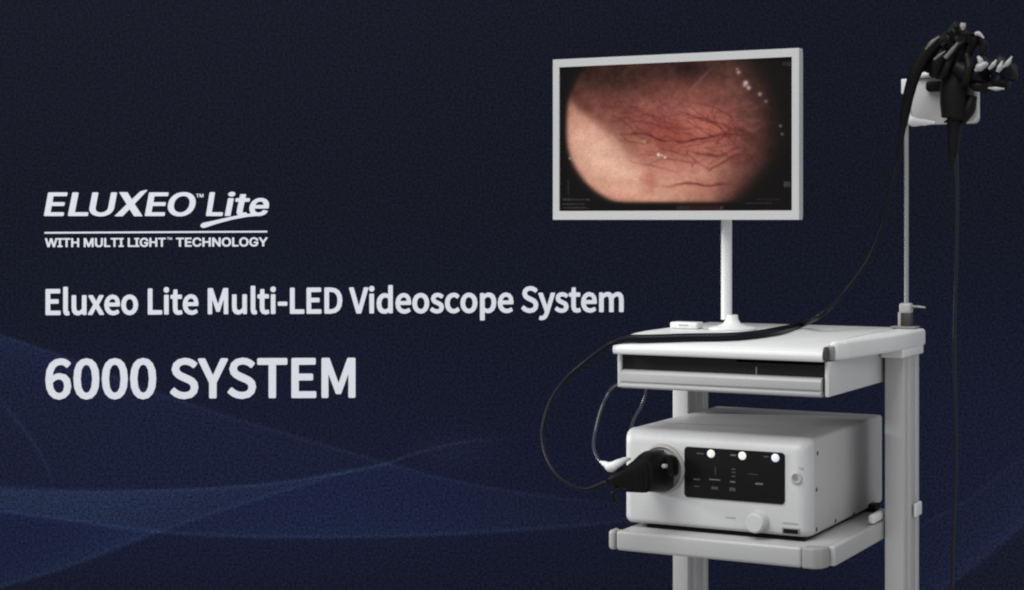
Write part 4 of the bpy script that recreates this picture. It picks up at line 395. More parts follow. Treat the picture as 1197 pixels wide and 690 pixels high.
def grid_mesh(name, U, V, co, col, m, parent=None):
    nx, ny = len(U), len(V)
    me = bpy.data.meshes.new(name)
    idx = np.arange(nx * ny).reshape(ny, nx)
    f = np.stack([idx[:-1, :-1], idx[1:, :-1], idx[1:, 1:], idx[:-1, 1:]], -1).reshape(-1, 4)
    me.from_pydata(co.reshape(-1, 3).tolist(), [], f.tolist())
    ca = me.color_attributes.new('print', 'FLOAT_COLOR', 'POINT')
    c4 = np.ones((nx * ny, 4), np.float32)
    c4[:, :3] = np.clip(col.reshape(-1, 3), 0, 1)
    ca.data.foreach_set('color', c4.ravel())
    me.materials.append(m)
    return link(bpy.data.objects.new(name, me), parent)

def curve(pts, X):
    """Smooth curve through the points, as height over X."""
    p = np.array(pts, float)
    x, y = p[:, 0], p[:, 1]
    d = np.gradient(y, x)
    X_ = np.clip(X, x[0], x[-1])
    i = np.clip(np.searchsorted(x, X_) - 1, 0, len(x) - 2)
    h = x[i + 1] - x[i]
    t = (X_ - x[i]) / h
    return ((2 * t**3 - 3 * t**2 + 1) * y[i] + (t**3 - 2 * t**2 + t) * h * d[i]
            + (-2 * t**3 + 3 * t**2) * y[i + 1] + (t**3 - t**2) * h * d[i + 1])

def step(v, w):
    return 1 / (1 + np.exp(-np.clip(v / w, -40, 40)))

bx = np.concatenate([[-420, -300, -200, -120, -60], np.arange(-20, 1222, 2.5), [1280, 1360, 1460, 1620]])
by = np.concatenate([[-320, -200, -100], np.arange(-20, 366, 20), np.arange(368, 706, 1.25), [730, 780, 860, 960]])
PX, PY = np.meshgrid(bx, by)
cA = curve([(-20, 388), (0, 393), (75, 418), (190, 462), (255, 484), (350, 512), (420, 533), (520, 560), (600, 575), (700, 587), (760, 592)], PX)
cB = curve([(-20, 568), (0, 569), (60, 573), (150, 574), (250, 571), (340, 563), (400, 552.5), (445, 544), (480, 532), (520, 521), (560, 515), (640, 512)], PX)
cC = curve([(-20, 594), (0, 597), (80, 608), (180, 621), (260, 626), (380, 628), (480, 626), (600, 620), (700, 612), (800, 602)], PX)
cD = curve([(-20, 692), (0, 686), (90, 658), (180, 623), (250, 599), (340, 571), (400, 553), (445, 544)], PX)
cE = curve([(-20, 445), (10, 480), (30, 505), (48, 532), (62, 570), (75, 640)], PX)
cF = curve([(1000, 655), (1060, 622), (1130, 585), (1197, 533), (1260, 480)], PX)
cG = curve([(1000, 775), (1115, 682), (1197, 615), (1260, 560)], PX)
base = np.zeros(PX.shape + (3,)) + np.array([25.0, 28, 44.5])
def add(mask, rgb):
    global base
    base = base + mask[..., None] * np.array(rgb, float)
# the whole print turns bluer towards its lower edge, most of all on the left
down = np.clip((PY - 250) / 330, 0, 1) ** 1.2
add(down * np.exp(-((PX - 250) / 560) ** 2) * np.clip((760 - PY) / 160, 0.35, 1), (6, 8, 20))
add(down * np.exp(-((PX - 1197) / 260) ** 2), (8, 11, 20))
add(step(PX - 640, 60) * np.clip((PY - 200) / 200, 0, 1), (1, 1, 3))
# below the first sweep
inA = step(PY - cA, 1.6) * step(620 - PX, 60)
add(inA * np.exp(-np.maximum(PY - cA, 0) / 120) * np.exp(-np.maximum(PX, 0) / 330), (8, 12, 23))
add(inA * np.exp(-np.maximum(PY - cA, 0) / 14) * np.exp(-np.maximum(PX - 40, 0) / 240), (2, 4, 7))
add(np.exp(-((PY - cA) / 2.2) ** 2) * step(700 - PX, 40), (8, 10, 13))
# crossing band
top = np.maximum(cB, 0)
low = np.minimum(cC, np.where(PX < 180, 1e4, cD))
low = np.minimum(cC, np.where(PX < 175, 1e4, cD))
band = step(PY - top, 1.2) * step(low - PY, 1.2) * step(400 - PX, 18)
add(band * np.exp(-np.maximum(PX - 120, 0) / 260), (12, 18, 21))
add(band * np.exp(-np.maximum(PY - cB, 0) / 10), (3, 5, 6))
add(np.exp(-((PY - cB) / 1.9) ** 2) * step(PX - 120, 60) * step(560 - PX, 20), (13, 17, 20))
add(np.exp(-((PY - cC) / 2.2) ** 2) * step(740 - PX, 40), (9, 13, 17))
add(np.exp(-((PY - cD) / 2.4) ** 2) * step(420 - PX, 20), (9, 13, 15))
# wedge left of the crossing
wedge = step(PY - cC, 1.4) * step(cD - PY, 1.4) * step(190 - PX, 8)
add(wedge * np.exp(-np.maximum(cD - PY, 0) / 28), (5, 10, 13))
add(wedge, (2, 4, 10))
# lens to the right of the crossing
up_edge = np.where(PX < 445, np.maximum(cD, cB), cA)
lens = step(PY - up_edge, 1.5) * step(cC - PY, 1.3) * step(PX - 200, 14) * step(730 - PX, 50)
add(lens * np.exp(-((PX - 430) / 230) ** 2), (2, 5, 10))
add(lens * np.exp(-np.maximum(cC - PY, 0) / 22), (4, 7, 9))
# soft arc at the far left and a faint patch by the crossing
add(np.exp(-((PY - cE) / 4.0) ** 2) * step(PX - 4, 5) * step(64 - PX, 3), (11, 13, 17))
add(np.exp(-(((PX - 530) / 45) ** 2 + ((PY - 528) / 20) ** 2)), (4, 6, 10))
# slanting sweep at the lower right
right = step(PX - 1030, 20)
sw = step(PY - cF, 2.0) * step(cG - PY, 1.2) * right
add(sw * np.exp(-np.maximum(cG - PY, 0) / 60), (7, 9, 14))
add(np.exp(-((PY - cF) / 2.2) ** 2) * right, (6, 8, 11))
add(sw * np.exp(-np.maximum(cG - PY, 0) / 12), (7, 6, 9))
add(step(PY - cG, 1.5) * right, (0, -2, -9))
BX, BZ = (PX - 598.5) * KB, H + (257 - PY) * KB
board = grid_mesh('backdrop', bx, by, np.stack([BX, np.full_like(BX, DB), BZ], -1), lin(base) * BOARD_GAIN, painted('printed_board', 0, 0.62))
board['kind'] = 'structure'

# ------------------------------------------------------------------ the lettering on the board
def letters(name, keys, parent=None, depth=0.0012):
    """Filled, slightly raised letters from outlines in photo pixels."""
    bm = bmesh.new()
    for n, key in enumerate(keys):
        dep = depth + 0.0004 * n
        cu = bpy.data.curves.new('tmp', 'CURVE')
        cu.dimensions = '2D'
        cu.fill_mode = 'BOTH'
        cu.extrude = dep / 2
        for c in OUTLINES[key].split(';'):
            pts = [tuple(map(float, p.split(','))) for p in c.split(' ')]
            s = cu.splines.new('POLY')
            s.points.add(len(pts) - 1)
            for p, (x, y) in zip(s.points, pts):
                X, Z = board_xz(x, y)
                p.co = (X, Z, 0, 1)
            s.use_cyclic_u = True
        tmp = bpy.data.objects.new('tmp', cu)
        COL.objects.link(tmp)
        dg = bpy.context.evaluated_depsgraph_get()
        me = bpy.data.meshes.new_from_object(tmp.evaluated_get(dg))
        b = bmesh.new()
        b.from_mesh(me)
        bmesh.ops.transform(b, matrix=Matrix.Translation((0, DB - dep / 2 - 0.0006, 0)) @ Matrix.Rotation(R(90), 4, 'X'), verts=b.verts)
        merge(bm, b)
        bpy.data.meshes.remove(me)
        bpy.data.objects.remove(tmp)
        bpy.data.curves.remove(cu)
    me = bpy.data.meshes.new(name)
    bm.to_mesh(me)
    bm.free()
    me.materials.append(M['ink'])
    return link(bpy.data.objects.new(name, me), parent)

tag(letters('lettering', ['subtitle']), 'longest white line of lettering on the navy backdrop, reading Eluxeo Lite Multi-LED Videoscope System', 'lettering')
tag(letters('lettering', ['heading']), 'largest white lettering on the navy backdrop, reading 6000 SYSTEM', 'lettering')
logo = bpy.data.objects.new('emblem', None)
lx, lz = board_xz(182, 290)
logo.location = (lx, DB, lz)
link(logo)
tag(logo, 'white slanted emblem lettering with a swoosh and a ruled line on the navy backdrop', 'emblem')
def logo_part(name, keys, depth=0.0012):
    o = letters(name, keys, None, depth)
    o.data.transform(Matrix.Translation((-lx, -DB, -lz)))
    o.parent = logo
    return o
logo_part('word', ['word', 'cross'])
logo_part('word', ['lite'])
logo_part('trade_mark', ['trade'])
logo_part('swoosh', ['swoosh'], 0.0017)
OUTLINES['rule'] = '52.2,271.3 312.5,269.9 312.5,271.9 52.2,273.3'
logo_part('rule', ['rule'])
logo_part('tagline', ['tagline'])

# ================================================================== the equipment cart
cart = thing('equipment_cart', 'light grey equipment cart with worktop, shallow drawer, lower shelf and two square posts', 'cart', (-0.16, 0.2, -1.12))
ZT = -0.225                                   # top of the worktop
# worktop: drooping rounded front edge
prof = [(0.452, ZT), (0.10, ZT), (0.05, ZT - 0.0012), (0.0, ZT - 0.0048), (-0.03, ZT - 0.0092), (-0.048, ZT - 0.0135), (-0.057, ZT - 0.019), (-0.060, ZT - 0.026), (-0.059, ZT - 0.033), (-0.056, ZT - 0.0365), (0.452, ZT - 0.0365)]
top = part('worktop', prism(bmesh.new(), prof, 'x', -0.377, 0.046, 0.002, 2), M['white'], cart)
# wing on the right, widening to the rear and covering the post
wing = [(0.0465, -0.018), (0.060, -0.016), (0.072, 0.02), (0.099, 0.24), (0.103, 0.30), (0.103, 0.452), (0.0465, 0.452)]
part('side_wing', prism(bmesh.new(), wing, 'z', ZT - 0.0358, ZT - 0.0006, 0.009, 4), M['white'], top)
part('post_cap', one_box(0.0565, 0.1024, 0.280, 0.436, ZT - 0.051, ZT - 0.0335, 0.003), M['white'], top)
part('end_cap', prism(bmesh.new(), rounded(-0.057, -0.030, ZT - 0.035, ZT - 0.009, 0.008), 'x', 0.0462, 0.0500, 0.001), M['dark'], top)  # dark disc painted for the shade inside the open rail end
part('corner_block', one_box(0.0465, 0.0575, -0.030, -0.0185, ZT - 0.035, ZT - 0.009, 0.002), M['grey'], top)
# drawer housing
hz0, hz1 = -0.327, ZT - 0.0370
dr = bmesh.new()
box(dr, -0.375, -0.3665, -0.040, 0.43, hz0, hz1, 0.002)
box(dr, 0.0445, 0.053, -0.040, 0.43, hz0, hz1, 0.002)
box(dr, -0.366, 0.044, 0.424, 0.430, hz0, hz1)
box(dr, -0.366, 0.044, 0.04, 0.4235, hz0, hz0 + 0.004)
housing = part('drawer_housing', dr, M['device'], cart)
part('slot_shade', prism(bmesh.new(), [(-0.3662, hz1 - 0.0006), (-0.130, hz1 - 0.0006), (-0.130, hz1 - 0.0072), (0.0442, hz1 - 0.0072), (0.0442, hz0 + 0.008), (-0.3662, hz0 + 0.008)], 'y', -0.034, -0.0305), M['slot'], housing)  # near-flush dark panel painted in for the shaded drawer slot interior
part('groove', one_box(-0.1298, 0.0440, -0.006, -0.002, hz1 - 0.0078, hz1 - 0.0008), M['black'], housing)  # black strip painted in for the shade under the front rail
part('latch', one_box(-0.0915, -0.0890, -0.0352, -0.0336, -0.2915, -0.2765, 0.0004), M['grey'], housing)
fr = [(-0.030, -0.291), (-0.044, -0.2935), (-0.049, -0.299), (-0.049, -0.314), (-0.0455, -0.3165), (-0.0455, -0.3185), (-0.050, -0.3195), (-0.050, -0.3245), (-0.046, -0.3275), (-0.030, -0.3275)]
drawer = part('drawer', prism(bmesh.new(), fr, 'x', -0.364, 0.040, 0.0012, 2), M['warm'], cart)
part('drawer_tray', one_box(-0.362, 0.039, -0.0298, 0.03, -0.3225, -0.3145), M['dark'], drawer)
# lower shelf
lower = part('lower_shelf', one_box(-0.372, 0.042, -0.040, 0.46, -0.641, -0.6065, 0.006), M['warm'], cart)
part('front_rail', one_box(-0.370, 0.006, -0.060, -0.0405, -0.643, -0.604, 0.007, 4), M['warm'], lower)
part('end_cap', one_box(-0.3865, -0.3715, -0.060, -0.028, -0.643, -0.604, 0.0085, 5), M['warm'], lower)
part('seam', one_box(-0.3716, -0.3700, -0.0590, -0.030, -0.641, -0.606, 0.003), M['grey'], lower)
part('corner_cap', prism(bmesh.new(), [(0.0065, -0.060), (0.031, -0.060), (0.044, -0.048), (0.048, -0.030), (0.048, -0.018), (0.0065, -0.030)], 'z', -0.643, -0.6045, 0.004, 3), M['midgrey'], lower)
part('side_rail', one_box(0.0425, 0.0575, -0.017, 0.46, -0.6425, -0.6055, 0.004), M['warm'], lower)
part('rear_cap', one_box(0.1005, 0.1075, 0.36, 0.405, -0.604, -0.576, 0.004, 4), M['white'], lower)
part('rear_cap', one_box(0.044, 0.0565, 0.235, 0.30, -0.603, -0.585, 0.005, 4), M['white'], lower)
# posts: aluminium extrusions with a groove down the side
def post_bm(x0, x1, y0, y1, z0, z1):
    g = 0.003
    ym = (y0 + y1) / 2
    poly = [(x0, y0), (x1, y0), (x1, ym - 0.030), (x1 - g, ym - 0.028), (x1 - g, ym - 0.016), (x1, ym - 0.014),
            (x1, ym + 0.028), (x1 - g, ym + 0.030), (x1 - g, ym + 0.040), (x1, ym + 0.042), (x1, y1), (x0, y1)]
    return prism(bmesh.new(), poly, 'z', z0, z1, 0.0012, 2)
p1 = part('post', post_bm(0.0605, 0.098, 0.297, 0.417, -1.10, ZT - 0.0515), M['alu'], cart)
p2 = part('post', post_bm(-0.4135, -0.379, 0.330, 0.450, -1.10, ZT - 0.04), M['alu'], cart)
part('post_cap', one_box(-0.4135, -0.3775, 0.330, 0.452, ZT - 0.0397, ZT - 0.003, 0.004), M['white'], top)
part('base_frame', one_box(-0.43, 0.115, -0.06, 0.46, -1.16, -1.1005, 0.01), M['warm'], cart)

# ================================================================== monitor on its stand
YM = 0.17
tl, tr_ = at(646.3, 70, YM), at(934.0, 56, YM)
mon = thing('display_monitor', 'white framed monitor on a thin white pole showing a pink endoscope picture', 'monitor', (-0.25, 0.225, ZT))
mx0, mx1, mz0, mz1 = tl.x, tr_.x, 0.0, 0.5 * (tl.z + tr_.z)
ix0, ix1 = at(653.6, 150, YM).x, at(925.6, 150, YM).x
iz0 = at(790, 246.5, YM).z
iz1 = 0.5 * (at(653, 78.0, YM).z + at(926, 67.3, YM).z)
fb = bmesh.new()
for a in ((mx0, mx1, iz1, mz1), (mx0, mx1, mz0, iz0), (mx0, ix0, iz0, iz1), (ix1, mx1, iz0, iz1)):
    box(fb, a[0], a[1], YM, YM + 0.022, a[2], a[3])
bmesh.ops.remove_doubles(fb, verts=fb.verts, dist=1e-5)
frame = part('frame', fb, M['bezel'], mon, smooth=False)
part('housing', one_box(mx0 + 0.002, mx1 - 0.002, YM + 0.0222, YM + 0.036, mz0 + 0.002, mz1 - 0.002, 0.006), M['warm'], mon)
# the picture: painted point by point on a fine sheet that glows
su, sv = np.linspace(0, 1, 330), np.linspace(0, 1, 200)
U, V = np.meshgrid(su, sv)
rng = np.random.default_rng(4)
def cloud(scale, seed, octaves=4):
    r = np.random.default_rng(seed)
    out = np.zeros_like(U)
    amp = 1.0
    for o in range(octaves):
        n = int(scale * 2 ** o) + 2
        g = r.random((n + 2, n + 2))
        x, y = U * n, V * n * 0.62
        i, j = np.floor(y).astype(int), np.floor(x).astype(int)
        fy, fx = y - i, x - j
        fy, fx = fy * fy * (3 - 2 * fy), fx * fx * (3 - 2 * fx)
        out += amp * ((g[i, j] * (1 - fx) + g[i, j + 1] * fx) * (1 - fy) + (g[i + 1, j] * (1 - fx) + g[i + 1, j + 1] * fx) * fy)
        amp *= 0.5
    return out / 2 - 0.47
X = 100 + U * 818                                # coordinates of the enlarged photograph of the screen
top_edge = 115 - 33 * U
Y = top_edge + V * (615 - 3 * U - top_edge)
wob = cloud(5, 3)
Xw, Yw = X + 40 * wob, Y + 34 * cloud(5, 8)
def blob(cx, cy, rx, ry, ang=0.0, p=2):
    c, s = math.cos(ang), math.sin(ang)
    a, b = (Xw - cx) * c + (Yw - cy) * s, -(Xw - cx) * s + (Yw - cy) * c
    return np.exp(-(np.abs(a / rx) ** p + np.abs(b / ry) ** p))
img = np.zeros(U.shape + (3,)) + np.array([112.0, 70, 60])
def mixin(mask, rgb):
    global img
    mk = np.clip(mask, 0, 1)[..., None]
    img = img * (1 - mk) + np.array(rgb, float) * mk
mixin(0.8 * blob(480, 330, 300, 150, 0.25), (150, 92, 82))
mixin(0.85 * blob(620, 380, 200, 160, 0.1), (172, 103, 88))
mixin(0.9 * blob(560, 500, 230, 110, 0.15), (200, 142, 122))
mixin(0.75 * blob(640, 320, 75, 55), (186, 112, 94))
mixin(0.6 * blob(500, 350, 70, 55, 0.4), (142, 62, 54))
# bright fold at the lower left
fold = curve([(90, 200), (130, 222), (180, 262), (250, 322), (320, 372), (360, 396), (440, 436), (560, 490), (760, 610)], Xw)
below = step(Y - fold - 22 * wob - 10 * cloud(16, 31), 9.0 + 14 * step(X - 290, 40))
mixin(below * (0.95 * np.exp(-((X - 200) / 330) ** 2)), (208, 152, 128))
mixin(below * 0.9 * blob(235, 430, 95, 140, -0.5), (234, 192, 166))
mixin(0.7 * blob(390, 540, 190, 60, 0.2), (222, 166, 140))
mixin(below * 0.75 * blob(330, 470, 190, 62, 0.55), (236, 194, 166))
mixin(0.6 * blob(610, 480, 110, 34, -0.1), (214, 158, 136))
mixin(0.55 * blob(425, 505, 26, 42), (178, 104, 88))
mixin(0.75 * blob(400, 380, 55, 20, 0.45) * step(fold - Y + 60, 12), (176, 122, 100))
# dark ridge just above the fold, dark upper rim
mixin(0.55 * np.exp(-np.maximum(fold - Y, 0) / 30) * (1 - below) * np.exp(-((X - 250) / 150) ** 2), (84, 50, 46))
mixin(0.85 * step(208 - Y - 0.10 * (300 - X), 26) * step(430 - X, 60), (46, 33, 30))
mixin(0.6 * step(160 - Y, 14) * step(720 - X, 40), (52, 36, 33))
mixin(0.7 * blob(560, 120, 90, 34, 0.1), (36, 26, 26))
mixin(0.7 * step(X - 715 - 0.2 * (400 - Y), 40), (76, 50, 47))
mixin(0.55 * blob(605, 322, 52, 20, 0.15), (206, 132, 112))
mixin(0.45 * blob(690, 300, 40, 46), (168, 100, 86))
mixin(0.5 * blob(770, 200, 110, 110), (96, 68, 64))
mixin(0.65 * step(X - 868, 22), (44, 32, 31))
# vessels
def vessel(pts, w, k, rgb=(92, 40, 38), span=None):
    c = curve(pts, X)
    x0, x1 = pts[0][0], pts[-1][0]
    mixin(0.8 * k * (0.55 + 1.3 * (cloud(14, int(w * 10)) + 0.45)) * np.exp(-((Y - c - 26 * cloud(9, 21)) / w) ** 2) * step(X - x0, 16) * step(x1 - X, 22), rgb)
mixin(0.35 * blob(480, 250, 150, 40, 0.15), (172, 116, 106))
vessel([(340, 345), (400, 342), (470, 372), (540, 378), (610, 366), (680, 352), (735, 350)], 5.0, 0.8)
vessel([(560, 412), (620, 424), (690, 420), (740, 392)], 6, 0.6)
vessel([(500, 528), (560, 518), (640, 524), (730, 518)], 4.5, 0.75, (120, 58, 50))
vessel([(560, 300), (600, 322), (640, 352), (700, 360)], 4, 0.5)
vessel([(520, 262), (600, 288), (640, 300), (690, 342)], 4, 0.45)
vessel([(600, 240), (680, 268), (720, 300), (760, 350)], 4, 0.4)
vessel([(380, 300), (460, 316), (540, 330), (600, 322)], 5, 0.45)
vessel([(250, 250), (340, 262), (440, 282), (520, 320)], 7, 0.35)
vessel([(640, 470), (700, 440), (760, 400), (800, 340)], 5, 0.4)
vessel([(420, 230), (520, 236), (620, 262)], 8, 0.3, (150, 100, 92))
vessel([(680, 200), (740, 240), (800, 300)], 7, 0.25, (130, 92, 86))
vr = np.random.default_rng(12)
for q in range(16):
    x0 = vr.uniform(330, 700)
    y0 = vr.uniform(200, 470)
    L = vr.uniform(70, 190)
    sl, cu_ = vr.uniform(-0.35, 0.45), vr.uniform(-30, 30)
    xs = np.linspace(0, 1, 5)
    vessel([(x0 + t * L, y0 + sl * t * L + cu_ * t * (1 - t) * 2) for t in xs], vr.uniform(2.6, 4.5), vr.uniform(0.18, 0.5), (112, 54, 50))
for q in range(14):
    x0, y0 = vr.uniform(360, 760), vr.uniform(230, 420)
    L = vr.uniform(60, 130)
    vessel([(x0 + t * L, y0 + vr.uniform(-.1, .3) * t * L) for t in np.linspace(0, 1, 4)], vr.uniform(6, 10), vr.uniform(0.2, 0.4), (196, 124, 108))
def walk(x, y, a, n, w, k):
    d2 = np.full(U.shape, 1e9)
    for s in range(n):
        x2, y2 = x + 15 * math.cos(a), y + 12 * math.sin(a)
        ex, ey = x2 - x, y2 - y
        t = np.clip(((X - x) * ex + (Y - y) * ey) / (ex * ex + ey * ey), 0, 1)
        d2 = np.minimum(d2, ((X - x - t * ex) ** 2 + (Y - y - t * ey) ** 2) * (1 + 0.12 * s))
        x, y = x2, y2
        a += vr.normal(0, 0.38)
        if vr.random() < 0.10 and n - s > 4 and w > 2.6:
            walk(x, y, a + vr.choice((-1, 1)) * vr.uniform(.5, 1.0), n - s - 2, w * 0.8, k * 0.8)
    mixin(k * np.exp(-d2 / w ** 2), (104, 48, 45))
for q in range(34):
    walk(vr.uniform(430, 740), vr.uniform(215, 420), vr.uniform(0, 2 * math.pi), int(vr.uniform(6, 14)), vr.uniform(2.4, 4.0), vr.uniform(0.22, 0.5))
for q in range(10):
    walk(vr.uniform(280, 480), vr.uniform(230, 320), vr.uniform(-.5, .5), int(vr.uniform(6, 12)), vr.uniform(3, 5), vr.uniform(0.15, 0.35))
mixin(0.38 * np.exp(-((Y - (186 - (X - 580) * 1.0)) / 7) ** 2) * step(X - 578, 6) * step(636 - X, 10), (150, 124, 118))
img += (cloud(22, 11, 3) * 34)[..., None] * np.array([1.0, 0.8, 0.75]) + (cloud(70, 12, 2) * 20)[..., None]
# edge of the scope's field of view
dxl = (X - 480) / 372
dyl = (Y - 350) / 330
rad = (np.abs(dxl) ** 2.6 + np.abs(dyl) ** 2.6) ** (1 / 2.6)
inside = step(0.965 - rad, 0.014 + 0.06 * step(X - 600, 60)) * step(584 - Y, 3)
rc2 = np.hypot((X - 405) / 1.0, np.maximum(Y - 330, 0) * 1.06)
inside *= step(286 - rc2 + np.maximum(X - 330, 0) * 2.0, 5)
inside *= step((905 - X) * 0.95 - (Y - 395) * 0.95, 20)
img = (img - 60) * np.array([0.96, 0.95, 0.97]) + np.array([58.0, 53, 53])
img = img * inside[..., None] + np.array([9.0, 6, 6]) * (1 - inside[..., None])
# wet highlights
for hx, hy, hr, k in ((460, 419, 6, 0.9), (472, 422, 4, 0.6), (483, 428, 5, 0.8), (738, 134, 7, 0.5), (762, 171, 8, 0.75), (758, 180, 5, 0.5), (772, 188, 7, 0.65), (810, 210, 7, 0.5),
                      (733, 122, 4, 0.4), (878, 320, 5, 0.4), (884, 348, 5, 0.35), (830, 235, 5, 0.4), (137, 432, 4, 0.5), (410, 372, 6, 0.3)):
    mixin(k * np.exp(-((X - hx) ** 2 + (Y - hy) ** 2) / hr ** 2), (246, 232, 222))
# dim status marks along the bottom and at the corners
for x0, x1, y0, y1, rgb, k in ((112, 214, 572, 578, (90, 90, 88), .5), (108, 190, 588, 594, (84, 86, 84), .5), (112, 205, 602, 607, (90, 90, 90), .5), (128, 134, 505, 560, (60, 66, 62), .5),
                            (525, 570, 596, 610, (70, 48, 44), .6), (572, 690, 596, 610, (72, 28, 26), .6), (676, 684, 598, 610, (110, 84, 72), .5),
                            (890, 912, 512, 530, (84, 84, 88), .6), (884, 914, 100, 112, (70, 64, 62), .6), (760, 850, 585, 590, (64, 62, 60), .5), (800, 880, 572, 576, (60, 58, 56), .4)):
    m_ = ((X > x0) & (X < x1) & (Y > y0) & (Y < y1)) * k * (0.45 + 0.9 * rng.random(U.shape))
    mixin(m_, rgb)
sb = BASE[mon.name]
SX = ix0 + U * (ix1 - ix0) - sb.x
SZ = iz1 - V * (iz1 - iz0) - sb.z
screen = grid_mesh('screen', su, sv, np.stack([SX, np.full_like(SX, YM + 0.004 - sb.y), SZ], -1), lin(np.clip(img, 0, 255)), painted('lit_screen', SCREEN_GAIN, 0.35), mon)
# stand
px_pole, py_pole = -0.25, 0.225
pole = part('pole', tube(bmesh.new(), [(px_pole, py_pole, ZT + 0.02), (px_pole, py_pole, -0.08), (px_pole, py_pole, 0.12)], 0.0113, 20, 2), M['white'], mon)
part('mount', one_box(px_pole - 0.05, px_pole + 0.05, py_pole - 0.0128, py_pole + 0.014, 0.06, 0.16, 0.004), M['warm'], mon)
part('base', lathe(bmesh.new(), [(0.0005, 0.050), (0.003, 0.050), (0.0052, 0.046), (0.0075, 0.030), (0.012, 0.0185), (0.020, 0.0135), (0.030, 0.0118)], (px_pole + 0.012, py_pole, ZT), (0, 0, 1), 48), M['white'], mon)

# ================================================================== small white unit at the rear of the worktop
pb = at(802, 388, 0.20)
pad = thing('connector_box', 'small flat white box lying at the rear left corner of the worktop', 'box', (pb.x, 0.20, ZT))
part('body', one_box(pb.x - 0.030, pb.x + 0.030, 0.185, 0.222, ZT + 0.0006, ZT + 0.014, 0.003), M['white'], pad)
part('marking', one_box(pb.x - 0.010, pb.x + 0.010, 0.1844, 0.1856, ZT + 0.007, ZT + 0.0095), M['lg'], pad)

# ================================================================== video processor
proc = thing('video_processor', 'white box-shaped video processor with a black touch panel on the lower shelf', 'processor', (-0.18, 0.25, -0.606))
PX0, PX1, PZ0, PZ1 = -0.383, 0.0, -0.6005, -0.413
part('chassis', one_box(PX0 + 0.003, PX1 - 0.0025, 0.0345, 0.50, PZ0, PZ1 - 0.0015, 0.007, 4), M['chassis'], proc)
# fascia: rolled on all its front edges, more so on top and at the right end
fa = bmesh.new()
secs = [(0.036, 0.000, 0.000), (0.028, 0.0005, 0.0003), (0.020, 0.0024, 0.0015), (0.012, 0.0065, 0.004), (0.006, 0.0115, 0.0075), (0.002, 0.0175, 0.012), (0.0, 0.026, 0.018)]
rings = []
for y, ins, insb in secs:
    ring = rounded(PX0 + insb, PX1 - ins * 0.8, PZ0 + insb * 0.6, PZ1 - ins, 0.013, 5)
    rings.append([fa.verts.new((q[0], y, q[1])) for q in ring])
for a, c in zip(rings, rings[1:]):
    for k in range(len(a)):
        fa.faces.new((a[k], a[(k + 1) % len(a)], c[(k + 1) % len(a)], c[k]))
fa.faces.new(rings[0])
fa.faces.new(rings[-1])
fascia = part('front_panel', fa, M['device'], proc)
part('gap_shade', one_box(-0.335, -0.010, 0.012, 0.47, -0.6060, -0.6008), M['black'], proc)  # black slab painted in for the shadow gap below the processor
part('foot', one_box(-0.012, 0.012, 0.395, 0.43, -0.606, -0.590, 0.003), M['black'], proc)
# touch panel with three lit buttons
q0, q1 = at(800.3, 522.5, 0), at(917.8, 590, 0)
tz1 = 0.5 * (at(802, 522.8, 0).z + at(919.7, 528.8, 0).z)
tz0 = 0.5 * (at(798.5, 581, 0).z + at(916, 589.5, 0).z)
tp = part('touch_panel', prism(bmesh.new(), rounded(q0.x, q1.x, tz0, tz1, 0.0075), 'y', -0.0022, -0.0002, 0.0006, 2), M['gloss'], proc)
L6 = lambda x, y: (790 + x / 5.306, 510 + y / 5.306)
for (x, y), col in (((218, 109), (226, 229, 222)), ((412, 122), (238, 233, 228)), ((617, 135), (216, 221, 234))):
    c = at(*L6(x, y), -0.003)
    part('lit_button', lathe(bmesh.new(), [(0, 0.0078), (0.001, 0.0078), (0.0016, 0.0070)], (c.x, -0.0021, c.z), (0, -1, 0), 28), lamp_mat('button_light', srgb(*col), 0.3), tp)
for x, y, w, h in ((130, 268, 40, 10), (240, 270, 66, 7), (245, 215, 4, 50), (240, 322, 40, 18), (357, 205, 24, 7), (357, 225, 26, 6), (357, 250, 22, 8), (352, 284, 30, 9), (350, 330, 36, 22),
                   (516, 296, 44, 10), (150, 108, 44, 10), (355, 118, 32, 9), (560, 128, 30, 9), (130, 312, 30, 6), (480, 237, 60, 3)):
    c = at(*L6(x, y), -0.003)
    w, h = w * 0.5 / 5.306 * 0.00182, h * 0.5 / 5.306 * 0.0016
    bright = (x, y) in ((240, 270), (352, 284), (516, 296), (355, 118))
    part('display_mark', one_box(c.x - w, c.x + w, -0.0025, -0.00215, c.z - h, c.z + h), M['dim2'] if bright else M['dim'], tp, smooth=False)
# round knob
kc = at(887, 609.5, 0)
kn = part('knob', lathe(bmesh.new(), [(-0.002, 0.0215), (0.004, 0.0212), (0.022, 0.0195), (0.026, 0.0185), (0.0285, 0.016), (0.029, 0.008), (0.029, 0.001)], (kc.x, 0.0, kc.z), (0, -1, 0), 44), M['device'], proc)
# power button and sockets at the right of the front panel
pc = at(931.5, 559, 0.001)
pw = part('power_button', lathe(bmesh.new(), [(-0.004, 0.0105), (0.0015, 0.0105), (0.0022, 0.0095), (0.0022, 0.0085), (0.0005, 0.0080), (0.0005, 0.0004)], (pc.x, -0.0012, pc.z), (0, -1, 0), 32), M['warm'], proc)
part('button_shade', lathe(bmesh.new(), [(0, 0.0050), (0.0006, 0.0050)], (pc.x - 0.0018, -0.0014, pc.z), (0, -1, 0), 24), M['grey'], pw)  # grey disc painted for the shade on the button's left half
uc = at(924.6, 621.2, 0)
us = part('data_socket', one_box(uc.x - 0.0175, uc.x + 0.0175, -0.0016, 0.004, uc.z - 0.0062, uc.z + 0.0062, 0.0012), M['grey'], proc)
part('slot', one_box(uc.x - 0.0145, uc.x + 0.0145, -0.0020, -0.0012, uc.z - 0.0040, uc.z + 0.0040), M['black'], us)
